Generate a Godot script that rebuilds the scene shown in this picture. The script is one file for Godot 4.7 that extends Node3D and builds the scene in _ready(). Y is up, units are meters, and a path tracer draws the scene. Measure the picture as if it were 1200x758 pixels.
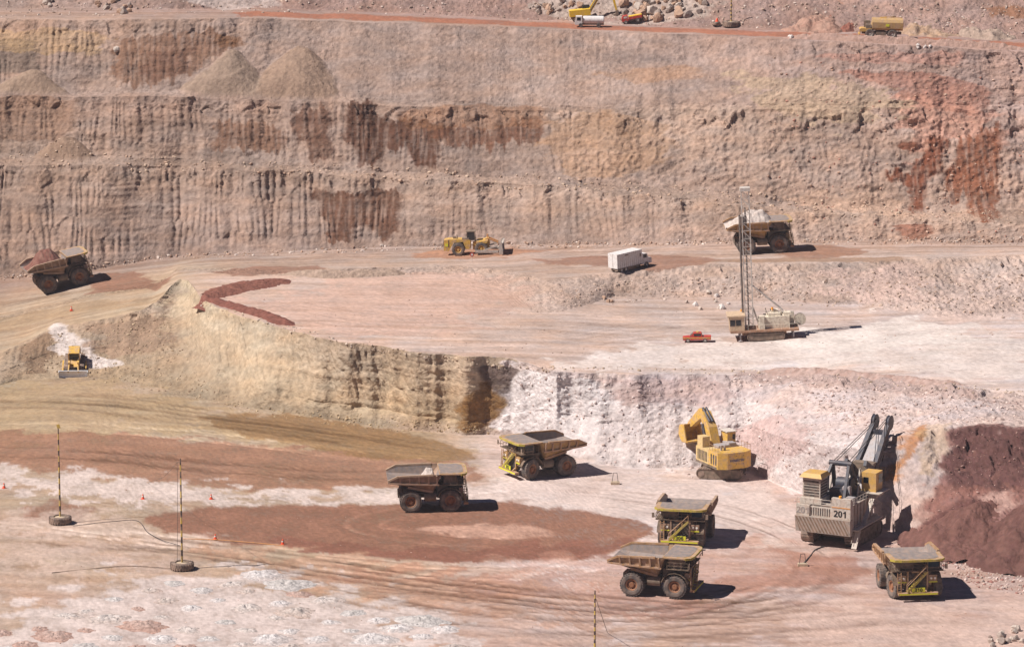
extends Node3D
# An open pit mine seen through a long lens. y up, metres; the lower pit floor is y = 0.

const CAM_H := 149.5
const PITCH := deg_to_rad(11.0)
const FOC := 4500.0          # focal length in photograph pixels (1200 x 758)

var rng := RandomNumberGenerator.new()
var M := {}                  # materials
var name_count := {}

# ---------------------------------------------------------------- pixel helpers
func ray(px: float, py: float) -> Vector3:
	var dx := (px - 600.0) / FOC
	var dy := (379.0 - py) / FOC
	return Vector3(dx, -sin(PITCH) + dy * cos(PITCH), -cos(PITCH) - dy * sin(PITCH))

func at_height(px: float, py: float, e: float) -> Vector3:
	var d := ray(px, py)
	var t := (CAM_H - e) / -d.y
	return Vector3(d.x * t, e, d.z * t)

func knots(k: Array, x: float, c: int) -> float:
	if x <= k[0][0]: return k[0][c]
	for i in range(1, k.size()):
		if x <= k[i][0]:
			var t: float = (x - k[i - 1][0]) / (k[i][0] - k[i - 1][0])
			return lerpf(k[i - 1][c], k[i][c], t)
	return k[k.size() - 1][c]

# ---------------------------------------------------------------- terrain
# Crest and toe lines of the benches: knots of [photo x, photo y, value]. "e": value is the
# elevation in metres; "k": value is the run per metre of rise from the line before it.
var LINES := [
	["e", [[-500, 1010, 0.0], [1700, 1010, 0.0]]],
	["e", [[-300, 478, -0.5], [0, 452, 0.0], [25, 446, 0.0], [80, 441, 0.3], [130, 441, 0.5], [190, 455, 0.5], [250, 470, 0.6], [330, 482, 0.3], [400, 493, 0.0], [470, 502, 0.0], [540, 510, 0.0], [600, 511, 0.0], [650, 527, 0.0], [700, 544, 0.0], [760, 548, 0.0], [820, 547, 0.0], [870, 550, 0.0], [900, 562, 0.0], [960, 586, 0.0], [1000, 604, 0.0], [1040, 622, 0.0], [1080, 640, 0.0], [1120, 652, 0.0], [1160, 660, 0.0], [1200, 670, 0.0], [1400, 712, 0.0]]],
	["e", [[-300, 465, 0.2], [0, 436, 1.2], [25, 426, 2.0], [60, 414, 3.4], [100, 408, 4.2], [150, 404, 5.5], [175, 402, 6.0], [212, 396, 7.0], [250, 428, 5.2], [300, 452, 4.0], [350, 466, 3.0], [450, 480, 2.4], [540, 494, 2.4], [580, 490, 3.0], [640, 482, 6.5], [700, 491, 6.0], [800, 497, 6.0], [880, 500, 6.6], [930, 514, 8.6], [980, 522, 10.0], [1020, 522, 11.5], [1060, 512, 13.5], [1110, 504, 15.0], [1140, 499, 15.6], [1200, 502, 15.8], [1400, 530, 15.8]]],
	["e", [[-300, 448, 1.0], [0, 415, 2.5], [25, 402, 4.0], [60, 386, 6.6], [100, 376, 8.0], [150, 367, 10.0], [170, 362, 10.6], [185, 352, 11.6], [198, 338, 12.8], [210, 327, 13.7], [222, 329, 14.0], [236, 350, 14.1], [250, 361, 14.0], [350, 389, 14.0], [400, 402, 14.0], [450, 410, 14.0], [520, 420, 14.0], [560, 428, 14.0], [605, 431, 14.0], [700, 438, 13.4], [800, 438, 13.0], [900, 436, 13.4], [1000, 440, 14.6], [1100, 449, 15.6], [1200, 464, 16.0], [1400, 500, 16.0]]],
	["e", [[-300, 405, 2.6], [0, 375, 5.5], [100, 350, 9.5], [185, 335, 12.0], [207, 319, 13.8], [222, 317, 14.1], [250, 320, 14.5], [350, 324, 15.0], [450, 320, 15.3], [540, 322, 15.5], [600, 342, 15.3], [630, 366, 15.0], [660, 364, 15.0], [720, 349, 15.0], [800, 347, 15.3], [900, 350, 15.5], [1000, 358, 15.5], [1100, 373, 16.0], [1200, 368, 16.5], [1400, 368, 16.5]]],
	["e", [[-300, 400, 2.8], [0, 370, 5.8], [100, 346, 9.7], [185, 331, 12.1], [207, 314, 13.3], [222, 313, 13.8], [250, 314, 14.3], [350, 318, 15.4], [450, 313, 15.9], [540, 312, 16.4], [600, 318, 17.0], [640, 328, 17.8], [720, 320, 18.5], [800, 312, 19.5], [900, 308, 20.3], [1000, 306, 20.8], [1100, 302, 21.5], [1200, 300, 22.0], [1400, 298, 22.4]]],
	["e", [[-300, 355, 5.0], [0, 328, 8.5], [100, 318, 10.5], [185, 303, 12.5], [212, 300, 13.0], [250, 297, 14.0], [350, 293, 15.0], [450, 290, 15.8], [600, 288, 17.0], [720, 286, 18.5], [800, 285, 19.3], [900, 284, 20.0], [1000, 283, 20.5], [1200, 285, 21.5], [1400, 287, 22.0]]],
	["k", [[-300, 192, 0.85], [0, 193, 0.85], [200, 195, 0.85], [340, 199, 0.8], [400, 206, 0.8], [600, 214, 0.8], [700, 225, 0.95], [800, 231, 1.1], [900, 247, 1.2], [1000, 252, 1.2], [1200, 262, 1.2], [1400, 265, 1.2]]],
	["e", [[-300, 178, 31.5], [0, 179, 31.2], [200, 186, 31.0], [340, 193, 30.4], [400, 198, 29.8], [600, 206, 29.4], [700, 215, 28.6], [800, 219, 28.3], [900, 236, 26.4], [1000, 240, 26.2], [1200, 246, 26.0], [1400, 250, 26.0]]],
	["k", [[-300, 112, 0.6], [0, 112, 0.6], [200, 113, 0.6], [340, 118, 0.65], [420, 122, 0.7], [600, 128, 0.85], [700, 133, 0.95], [800, 128, 0.8], [1000, 126, 0.7], [1200, 128, 0.8], [1400, 132, 0.8]]],
	["k", [[-300, 107, 9.0], [0, 107, 9.0], [200, 108, 9.0], [330, 112, 7.0], [420, 115, 2.4], [600, 121, 1.4], [700, 127, 1.2], [800, 122, 1.0], [1000, 120, 1.0], [1200, 121, 1.0], [1400, 124, 1.0]]],
	["k", [[-300, 20, 0.8], [0, 22, 0.8], [100, 23, 0.8], [240, 22, 0.8], [300, 20, 1.0], [400, 24, 1.2], [600, 32, 1.3], [700, 36, 1.3], [800, 40, 1.3], [900, 45, 1.2], [1000, 50, 1.0], [1200, 60, 0.9], [1400, 66, 0.9]]],
	["k", [[-300, 7, 24.0], [0, 9, 24.0], [200, 10, 24.0], [300, 8, 24.0], [400, 12, 24.0], [600, 21, 24.0], [700, 26, 24.0], [800, 31, 24.0], [900, 34, 24.0], [1000, 36, 24.0], [1200, 46, 24.0], [1400, 52, 24.0]]],
	["k", [[-500, -75, 1.35], [400, -78, 1.5], [800, -70, 1.6], [1700, -60, 1.6]]],
	["k", [[-500, -170, 2.6], [1700, -160, 2.6]]],
]
const SEG_ROWS := [250, 56, 76, 130, 34, 70, 116, 14, 84, 12, 104, 20, 60, 16]
const SEG_NAMES := ["pit_floor", "talus_slope", "lower_bench_face", "drill_bench_floor", "road_embankment", "haul_road", "pit_wall_lower_face", "pit_wall_lower_berm", "pit_wall_middle_face", "pit_wall_middle_berm", "pit_wall_upper_face", "upper_haul_road", "upper_hillside", "far_hillside"]

var SAMP := PackedFloat32Array()   # photo x of the samples
var LP: Array = []                 # LP[line][sample] : Vector3
var XS := PackedFloat32Array()     # column x
var LD: Array = []                 # LD[line] : PackedFloat32Array, depth (-z) by column
var LE: Array = []                 # LE[line] : elevation by column

func solve_lines():
	for px in range(-500, 1701, 4): SAMP.append(px)
	for l in LINES.size(): LP.append(PackedVector3Array())
	for px in SAMP:
		var d0 := 0.0
		var e0 := 0.0
		for l in LINES.size():
			var py := knots(LINES[l][1], px, 1)
			var v := knots(LINES[l][1], px, 2)
			var p: Vector3
			if LINES[l][0] == "e":
				p = at_height(px, py, v)
			else:
				var r := ray(px, py)
				var T := r.y / r.z
				p = at_height(px, py, (CAM_H - T * d0 + T * v * e0) / (1.0 + T * v))
			d0 = -p.z
			e0 = p.y
			LP[l].append(p)
	var x := -215.0
	while x < 215.0:
		XS.append(x)
		x += 0.25 if absf(x) < 112.0 else 2.5
	var nz := FastNoiseLite.new()
	nz.seed = 5
	nz.frequency = 0.05
	nz.fractal_octaves = 3
	for l in LINES.size():
		var ld := PackedFloat32Array()
		var le := PackedFloat32Array()
		var k := 1
		var P: PackedVector3Array = LP[l]
		var rough: float = [0.0, 1.0, 1.6, 1.5, 0.8, 0.5, 0.6, 1.3, 0.5, 1.1, 0.5, 0.7, 0.5, 0.5, 0.5][l]
		for c in XS.size():
			var cx := XS[c]
			while k < P.size() - 1 and P[k].x < cx: k += 1
			var t := clampf((cx - P[k - 1].x) / maxf(P[k].x - P[k - 1].x, 0.001), 0.0, 1.0)
			ld.append(lerpf(-P[k - 1].z, -P[k].z, t) + nz.get_noise_2d(cx * 2.0, l * 77.0) * 1.6 * rough)
			le.append(lerpf(P[k - 1].y, P[k].y, t))
		if l > 0:
			for c in XS.size(): ld[c] = maxf(ld[c], LD[l - 1][c] + (0.6 if l != 8 and l != 10 else 1.2))
		LD.append(ld)
		LE.append(le)

func col_of(x: float) -> float:
	var a := 0
	var b := XS.size() - 1
	while b - a > 1:
		var m := (a + b) / 2
		if XS[m] > x: b = m
		else: a = m
	return a + clampf((x - XS[a]) / (XS[b] - XS[a]), 0.0, 1.0)

func line_at(l: int, c: float) -> Vector2:     # depth, elevation
	var a := int(c)
	var b := mini(a + 1, XS.size() - 1)
	return Vector2(lerpf(LD[l][a], LD[l][b], c - a), lerpf(LE[l][a], LE[l][b], c - a))

# photo pixel -> (column, s) on the terrain, s = line index + fraction
func pix_s(px: float, py: float) -> Vector2:
	var sl := PackedVector2Array()
	var r := ray(px, py)
	var T := r.y / r.z
	var x := r.x / -r.z * 700.0
	for it in 3:
		var c := col_of(x)
		var prev := line_at(0, c)
		for l in range(1, LINES.size()):
			var q := line_at(l, c)
			var h0 := prev.y - (CAM_H - T * prev.x)
			var h1 := q.y - (CAM_H - T * q.x)
			if h1 >= 0.0 or l == LINES.size() - 1:
				var t := clampf(-h0 / (h1 - h0), 0.0, 1.0) if absf(h1 - h0) > 0.0001 else 0.0
				x = r.x / -r.z * lerpf(prev.x, q.x, t)
				if it == 2: return Vector2(c, l - 1 + t)
				break
			prev = q
	return Vector2.ZERO

func surf(px: float, py: float) -> Vector3:
	var q := pix_s(px, py)
	var l := mini(int(q.y), LINES.size() - 2)
	var p := line_at(l, q.x).lerp(line_at(l + 1, q.x), q.y - l)
	return Vector3(ray(px, py).x / -ray(px, py).z * p.x, p.y, -p.x)

func ground_y(x: float, z: float) -> float:
	var c := col_of(x)
	var prev := line_at(0, c)
	for l in range(1, LINES.size()):
		var q := line_at(l, c)
		if q.x >= -z:
			return lerpf(prev.y, q.y, clampf((-z - prev.x) / maxf(q.x - prev.x, 0.01), 0.0, 1.0))
		prev = q
	return prev.y

static func lin(r: float, g: float, b: float) -> Color:     # sRGB bytes -> linear
	return Color(r / 255.0, g / 255.0, b / 255.0).srgb_to_linear()

func greyer(c: Color, k: float) -> Color:
	var l := c.get_luminance()
	return Color(lerpf(c.r, l * 1.07, k), lerpf(c.g, l * 0.96, k), lerpf(c.b, l * 1.0, k))

func ramp(k: Array, u: float) -> Color:
	if u <= k[0][0]: return k[0][1]
	for i in range(1, k.size()):
		if u <= k[i][0]:
			return k[i - 1][1].lerp(k[i][1], (u - k[i - 1][0]) / (k[i][0] - k[i - 1][0]))
	return k[k.size() - 1][1]

func noise(seed_: int, freq: float, oct := 4, kind := FastNoiseLite.TYPE_SIMPLEX_SMOOTH) -> FastNoiseLite:
	var n := FastNoiseLite.new()
	n.seed = seed_
	n.frequency = freq
	n.noise_type = kind
	n.fractal_octaves = oct
	if oct == 1: n.fractal_type = FastNoiseLite.FRACTAL_NONE
	return n

# broad ground colours (base colours as sRGB bytes) along photo x, one strip per line
func zone_colours() -> Array:
	var tan_f := lin(172, 150, 129)
	var pink := lin(191, 161, 149)
	var pinkw := lin(202, 180, 172)
	var olive := lin(168, 148, 125)
	var wallt := lin(170, 147, 133)
	var walld := lin(156, 130, 116)
	var dust := lin(167, 145, 134)
	var white := lin(206, 190, 185)
	var Z := []
	Z.append([[0, lin(191, 161, 148)], [500, lin(186, 155, 142)], [1200, lin(189, 159, 149)]])                       # near floor
	Z.append([[0, olive], [450, olive], [560, lin(194, 172, 161)], [640, white], [950, white], [1060, lin(191, 165, 155)], [1200, lin(186, 161, 152)]])   # toe
	Z.append([[0, tan_f], [200, tan_f], [300, lin(201, 180, 154)], [578, lin(191, 164, 132)], [590, lin(212, 198, 195)], [900, lin(210, 192, 190)], [1000, lin(210, 192, 188)], [1100, lin(203, 184, 179)], [1200, lin(203, 184, 179)]])
	Z.append([[0, tan_f], [190, lin(176, 154, 136)], [215, lin(198, 178, 152)], [400, lin(183, 164, 145)], [588, lin(193, 172, 151)], [600, lin(212, 198, 195)], [760, lin(203, 184, 180)], [1200, lin(201, 182, 177)]])
	Z.append([[0, tan_f], [200, tan_f], [260, lin(192, 167, 154)], [600, lin(186, 163, 151)], [900, lin(182, 160, 149)], [1000, lin(193, 172, 164)], [1200, lin(197, 178, 171)]])
	Z.append([[0, tan_f], [200, tan_f], [300, lin(178, 155, 140)], [600, lin(184, 161, 148)], [900, lin(188, 166, 154)], [1200, lin(198, 175, 163)]])
	Z.append([[0, walld], [200, lin(164, 141, 130)], [600, lin(174, 150, 138)], [1200, lin(181, 155, 142)]])
	Z.append([[0, lin(168, 143, 128)], [300, lin(172, 147, 132)], [600, lin(177, 152, 137)], [1200, lin(187, 159, 142)]])
	Z.append([[0, lin(170, 147, 133)], [600, dust], [1200, lin(183, 156, 141)]])
	Z.append([[0, lin(165, 138, 124)], [400, lin(167, 142, 129)], [700, lin(179, 154, 139)], [900, lin(183, 157, 141)], [1200, lin(184, 157, 148)]])
	Z.append([[0, dust], [400, dust], [800, lin(176, 152, 140)], [1200, lin(180, 152, 142)]])
	Z.append([[0, lin(177, 148, 131)], [300, lin(168, 145, 134)], [700, lin(172, 148, 137)], [1200, lin(173, 147, 139)]])
	Z.append([[0, lin(166, 143, 132)], [300, lin(162, 133, 123)], [1200, lin(169, 140, 130)]])
	Z.append([[0, lin(168, 147, 137)], [700, lin(174, 153, 147)], [1200, lin(175, 150, 141)]])
	Z.append([[0, lin(168, 147, 137)], [1200, lin(172, 150, 142)]])
	return Z

# patches of other ground: [outline in photo pixels, base colour, strength, ragged edge in metres]
func patches() -> Array:
	var wet := lin(142, 103, 85)
	var wet2 := lin(154, 114, 93)
	var brown := lin(97, 66, 52)
	var rust := lin(129, 77, 56)
	var red := lin(116, 79, 70)
	var chalk := lin(218, 206, 202)
	return [
		# lower floor
		[[[-60, 460], [120, 445], [300, 492], [460, 512], [560, 530], [540, 545], [380, 520], [200, 505], [60, 520], [-60, 530]], lin(174, 148, 114), 0.55, 3.0],
		[[[-80, 518], [100, 506], [250, 516], [400, 528], [540, 541], [568, 556], [450, 572], [330, 573], [200, 566], [90, 557], [20, 548], [-80, 540]], wet2, 0.85, 1.0],
		[[[228, 491], [300, 485], [380, 490], [480, 510], [565, 530], [540, 541], [420, 534], [300, 512]], lin(140, 109, 76), 0.85, 0.8],
		[[[-60, 548], [60, 556], [200, 567], [330, 574], [455, 572], [580, 560], [640, 570], [760, 568], [880, 575], [950, 600], [900, 618], [740, 606], [620, 590], [520, 588], [420, 590], [260, 588], [120, 590], [-60, 575]], lin(212, 196, 190), 0.8, 2.5],
		[[[560, 545], [700, 550], [820, 568], [900, 578], [960, 605], [920, 640], [850, 620], [740, 600], [620, 585]], lin(208, 188, 180), 0.6, 3.0],
		[[[165, 604], [250, 593], [420, 593], [520, 589], [620, 592], [700, 600], [750, 612], [768, 625], [742, 640], [680, 655], [580, 658], [480, 656], [400, 649], [320, 640], [240, 632], [190, 622]], wet, 0.97, 0.6],
		[[[300, 628], [420, 640], [560, 645], [720, 636], [752, 628], [730, 642], [660, 655], [560, 657], [440, 652], [330, 641]], lin(135, 90, 76), 0.7, 1.2],
		[[[475, 619], [520, 616], [580, 614], [640, 621], [640, 628], [590, 630], [530, 627]], lin(190, 152, 134), 0.9, 0.5],
		[[[900, 640], [1000, 652], [1020, 672], [960, 690], [860, 694], [840, 680], [950, 672]], lin(150, 103, 85), 0.6, 1.0],
		[[[26, 597], [55, 588], [92, 590], [108, 600], [88, 609], [45, 611]], wet, 0.8, 0.8],
		[[[380, 660], [560, 672], [700, 690], [820, 700], [860, 712], [760, 716], [640, 704], [520, 690], [400, 672]], lin(159, 112, 93), 0.55, 2.5],
		[[[560, 660], [760, 655], [920, 640], [1000, 660], [1010, 690], [860, 706], [700, 690]], lin(176, 132, 114), 0.5, 2.5],
		[[[240, 640], [420, 655], [620, 690], [760, 720], [700, 740], [560, 715], [400, 685], [250, 655]], lin(184, 142, 118), 0.5, 2.5],
		[[[800, 715], [930, 705], [940, 740], [860, 758], [720, 760]], lin(172, 138, 116), 0.5, 2.5],
		[[[940, 715], [1100, 708], [1260, 700], [1260, 770], [900, 770]], lin(204, 178, 166), 0.6, 3.0],
		[[[-40, 640], [60, 634], [160, 648], [230, 660], [120, 672], [-40, 668]], lin(206, 182, 170), 0.5, 3.0],
		[[[60, 700], [215, 668], [330, 676], [430, 700], [520, 735], [600, 790], [-40, 790], [-40, 745]], lin(210, 196, 192), 0.8, 4.0],
		[[[0, 600], [150, 606], [200, 625], [330, 645], [240, 640], [120, 628], [-20, 622]], lin(206, 184, 172), 0.5, 2.0],
		# lower bench face and muck
		[[[560, 430], [608, 432], [604, 448], [592, 462], [578, 462], [566, 446]], lin(110, 94, 89), 0.95, 0.4],
		[[[546, 470], [566, 446], [584, 464], [588, 478], [570, 500], [545, 508], [530, 495]], lin(133, 96, 54), 0.85, 0.6],
		[[[610, 432], [690, 444], [730, 470], [690, 520], [610, 530], [585, 500], [594, 462]], lin(226, 218, 218), 0.9, 0.8],
		[[[700, 470], [800, 480], [900, 470], [960, 500], [930, 560], [820, 548], [700, 540], [640, 520]], lin(220, 208, 206), 0.7, 2.0],
		[[[715, 445], [830, 442], [870, 460], [830, 480], [760, 470], [720, 475]], lin(172, 138, 132), 0.4, 1.5],
		[[[860, 505], [905, 480], [935, 500], [925, 545], [880, 560]], lin(196, 158, 152), 0.55, 2.0],
		[[[940, 545], [985, 510], [1030, 505], [1035, 570], [980, 590], [930, 580]], lin(216, 204, 202), 0.7, 2.0],
		[[[1044, 570], [1048, 530], [1062, 502], [1086, 497], [1080, 515], [1062, 535], [1060, 560]], lin(182, 122, 68), 0.8, 0.8],
		[[[1078, 500], [1115, 500], [1105, 540], [1088, 560], [1076, 535]], lin(186, 156, 112), 0.4, 0.8],
		[[[1114, 506], [1140, 497], [1330, 520], [1330, 740], [1200, 664], [1150, 646], [1064, 640], [1082, 602], [1102, 560]], lin(134, 97, 92), 0.92, 0.5],
		[[[1118, 506], [1140, 499], [1200, 503], [1320, 520], [1320, 600], [1200, 575], [1160, 570], [1128, 580], [1108, 575], [1104, 548]], lin(104, 74, 71), 1.0, 0.6],
		[[[1095, 570], [1160, 565], [1210, 575], [1180, 600], [1120, 590], [1090, 610], [1062, 634], [1066, 600]], lin(148, 105, 94), 0.6, 1.0],
		[[[1062, 636], [1085, 612], [1120, 590], [1152, 585], [1160, 605], [1150, 625], [1120, 640], [1080, 641]], lin(106, 74, 70), 1.0, 0.4],
		[[[1178, 655], [1176, 630], [1195, 600], [1230, 585], [1320, 600], [1320, 690], [1200, 660]], lin(98, 68, 66), 1.0, 0.4],
		[[[1155, 575], [1185, 570], [1195, 590], [1170, 605], [1158, 600]], lin(190, 158, 148), 0.7, 0.8],
		# drill bench
		[[[260, 350], [420, 325], [620, 332], [600, 360], [520, 390], [380, 392], [340, 375]], lin(204, 168, 152), 0.5, 3.0],
		[[[640, 425], [760, 400], [900, 395], [1080, 385], [1230, 395], [1230, 450], [1000, 432], [800, 430], [700, 434]], lin(216, 204, 198), 0.65, 4.0],
		[[[700, 415], [790, 405], [790, 420], [730, 430]], chalk, 0.6, 2.0],
		[[[900, 400], [1060, 372], [1150, 380], [1130, 402], [960, 420]], lin(222, 212, 206), 0.6, 3.0],
		[[[865, 436], [1000, 438], [1110, 452], [1190, 472], [1060, 462], [940, 450], [850, 444]], lin(168, 138, 128), 0.5, 1.5],
		[[[960, 318], [1060, 310], [1100, 330], [1060, 360], [980, 350]], lin(204, 176, 166), 0.6, 2.0],
		[[[1090, 330], [1230, 325], [1230, 375], [1100, 378]], lin(206, 182, 172), 0.6, 2.0],
		# left embankment and white spill
		[[[28, 405], [62, 388], [62, 410], [50, 438], [30, 440], [24, 420]], lin(140, 114, 93), 0.8, 0.7],
		[[[54, 384], [68, 378], [100, 400], [106, 412], [140, 424], [118, 432], [92, 432], [70, 425], [62, 400]], chalk, 0.85, 0.8],
		[[[110, 378], [190, 362], [195, 400], [140, 420], [112, 405]], lin(160, 132, 112), 0.7, 1.5],
		# haul road, wetted by the water truck
		[[[112, 322], [160, 318], [205, 320], [196, 332], [150, 340], [105, 344]], wet, 0.85, 1.0],
		[[[250, 318], [300, 312], [372, 310], [382, 315], [330, 320], [270, 324]], wet, 0.75, 0.8],
		[[[486, 297], [520, 293], [580, 292], [640, 291], [610, 299], [540, 304], [490, 303]], lin(172, 126, 100), 0.8, 1.2],
		[[[620, 303], [700, 299], [790, 300], [842, 304], [830, 312], [780, 317], [700, 312]], wet, 0.75, 1.0],
		[[[900, 292], [960, 288], [1018, 292], [1000, 300], [930, 304]], wet2, 0.8, 1.0],
		[[[840, 304], [1060, 300], [1060, 304], [860, 308]], lin(150, 118, 94), 0.6, 0.8],
		[[[-60, 372], [120, 352], [190, 345], [150, 358], [-60, 392]], lin(164, 138, 110), 0.6, 1.5],
		# pit wall: stains of wet ground running down from seeps, and red bands
		[[[404, 122], [438, 119], [446, 138], [500, 142], [540, 150], [512, 165], [514, 188], [500, 199], [484, 186], [472, 172], [450, 178], [440, 196], [420, 192], [412, 170], [402, 160]], brown, 0.95, 0.5, 1.0],
		[[[500, 142], [560, 152], [632, 132], [638, 160], [592, 168], [556, 172], [520, 168]], lin(118, 81, 63), 0.85, 0.8, 1.0],
		[[[465, 130], [560, 122], [640, 126], [636, 150], [560, 150], [480, 150]], lin(150, 107, 78), 0.5, 1.2],
		[[[340, 128], [386, 126], [388, 180], [380, 192], [362, 190], [352, 165], [338, 150]], lin(116, 83, 67), 0.85, 0.6, 1.0],
		[[[252, 146], [300, 140], [334, 150], [324, 178], [268, 172], [250, 182]], lin(129, 94, 74), 0.8, 0.8, 1.0],
		[[[366, 224], [466, 222], [466, 272], [452, 284], [436, 276], [428, 262], [414, 262], [406, 284], [388, 280], [378, 256]], lin(108, 75, 59), 0.92, 0.5, 1.0],
		[[[130, 44], [200, 42], [252, 36], [268, 44], [286, 52], [248, 66], [228, 86], [180, 103], [140, 100]], lin(134, 100, 80), 0.8, 1.0, 1.0],
		[[[180, 62], [228, 56], [212, 84], [176, 98], [164, 88]], lin(118, 85, 70), 0.6, 0.8],
		[[[250, 40], [284, 44], [286, 54], [256, 58]], lin(136, 96, 66), 0.6, 0.5],
		[[[-40, 46], [40, 48], [44, 80], [-40, 92]], lin(133, 116, 105), 0.8, 1.0],
		[[[-40, 34], [120, 34], [128, 60], [60, 64], [-40, 56]], lin(196, 160, 112), 0.4, 1.5],
		[[[-40, 112], [84, 114], [90, 140], [66, 165], [-40, 160]], lin(150, 116, 94), 0.5, 1.0],
		[[[640, 146], [700, 130], [760, 140], [800, 170], [760, 200], [680, 210], [640, 180]], lin(190, 144, 100), 0.3, 1.5],
		[[[700, 86], [820, 76], [820, 92], [740, 98]], lin(186, 136, 92), 0.3, 1.0],
		[[[985, 82], [1100, 86], [1160, 100], [1150, 130], [1085, 128], [1030, 100]], lin(161, 103, 83), 0.55, 1.2],
		[[[1060, 110], [1160, 130], [1176, 170], [1120, 160], [1080, 190], [1056, 170]], lin(204, 152, 132), 0.6, 2.0],
		[[[1040, 196], [1072, 198], [1086, 178], [1090, 160], [1104, 152], [1112, 166], [1106, 188], [1090, 216], [1080, 250], [1068, 244], [1062, 214], [1044, 208]], rust, 0.95, 0.5, 1.0],
		[[[1112, 186], [1118, 168], [1140, 158], [1168, 148], [1174, 190], [1168, 250], [1150, 262], [1136, 236], [1126, 222], [1112, 240], [1108, 214]], lin(137, 86, 63), 0.92, 0.5, 1.0],
		[[[1056, 164], [1078, 168], [1076, 176], [1058, 174]], rust, 0.85, 0.4],
		[[[920, 230], [1030, 222], [1060, 236], [1050, 252], [980, 246]], lin(206, 172, 150), 0.6, 1.5],
		[[[1050, 266], [1088, 262], [1090, 280], [1056, 281]], lin(146, 94, 74), 0.75, 0.7],
		[[[860, 90], [960, 84], [1060, 120], [1030, 150], [900, 130]], lin(186, 162, 138), 0.7, 2.5],
		[[[950, 66], [1120, 60], [1130, 76], [1000, 72]], lin(180, 136, 122), 0.65, 1.0],
		# upper road, red
		[[[270, 14], [400, 16], [560, 23], [700, 29], [820, 34], [1000, 40], [1240, 51], [1240, 56], [1000, 46], [820, 39], [700, 35], [560, 28], [400, 22], [280, 19]], lin(165, 107, 83), 0.85, 0.5],
		[[[1150, 5], [1230, 4], [1230, 20], [1160, 18]], lin(150, 103, 72), 0.7, 0.7],
		[[[620, -10], [760, -10], [840, 0], [830, 24], [740, 26], [640, 22]], lin(196, 182, 172), 0.6, 1.5],
		[[[200, -10], [330, -8], [330, 10], [260, 10]], lin(204, 190, 184), 0.6, 1.0],
	]

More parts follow.
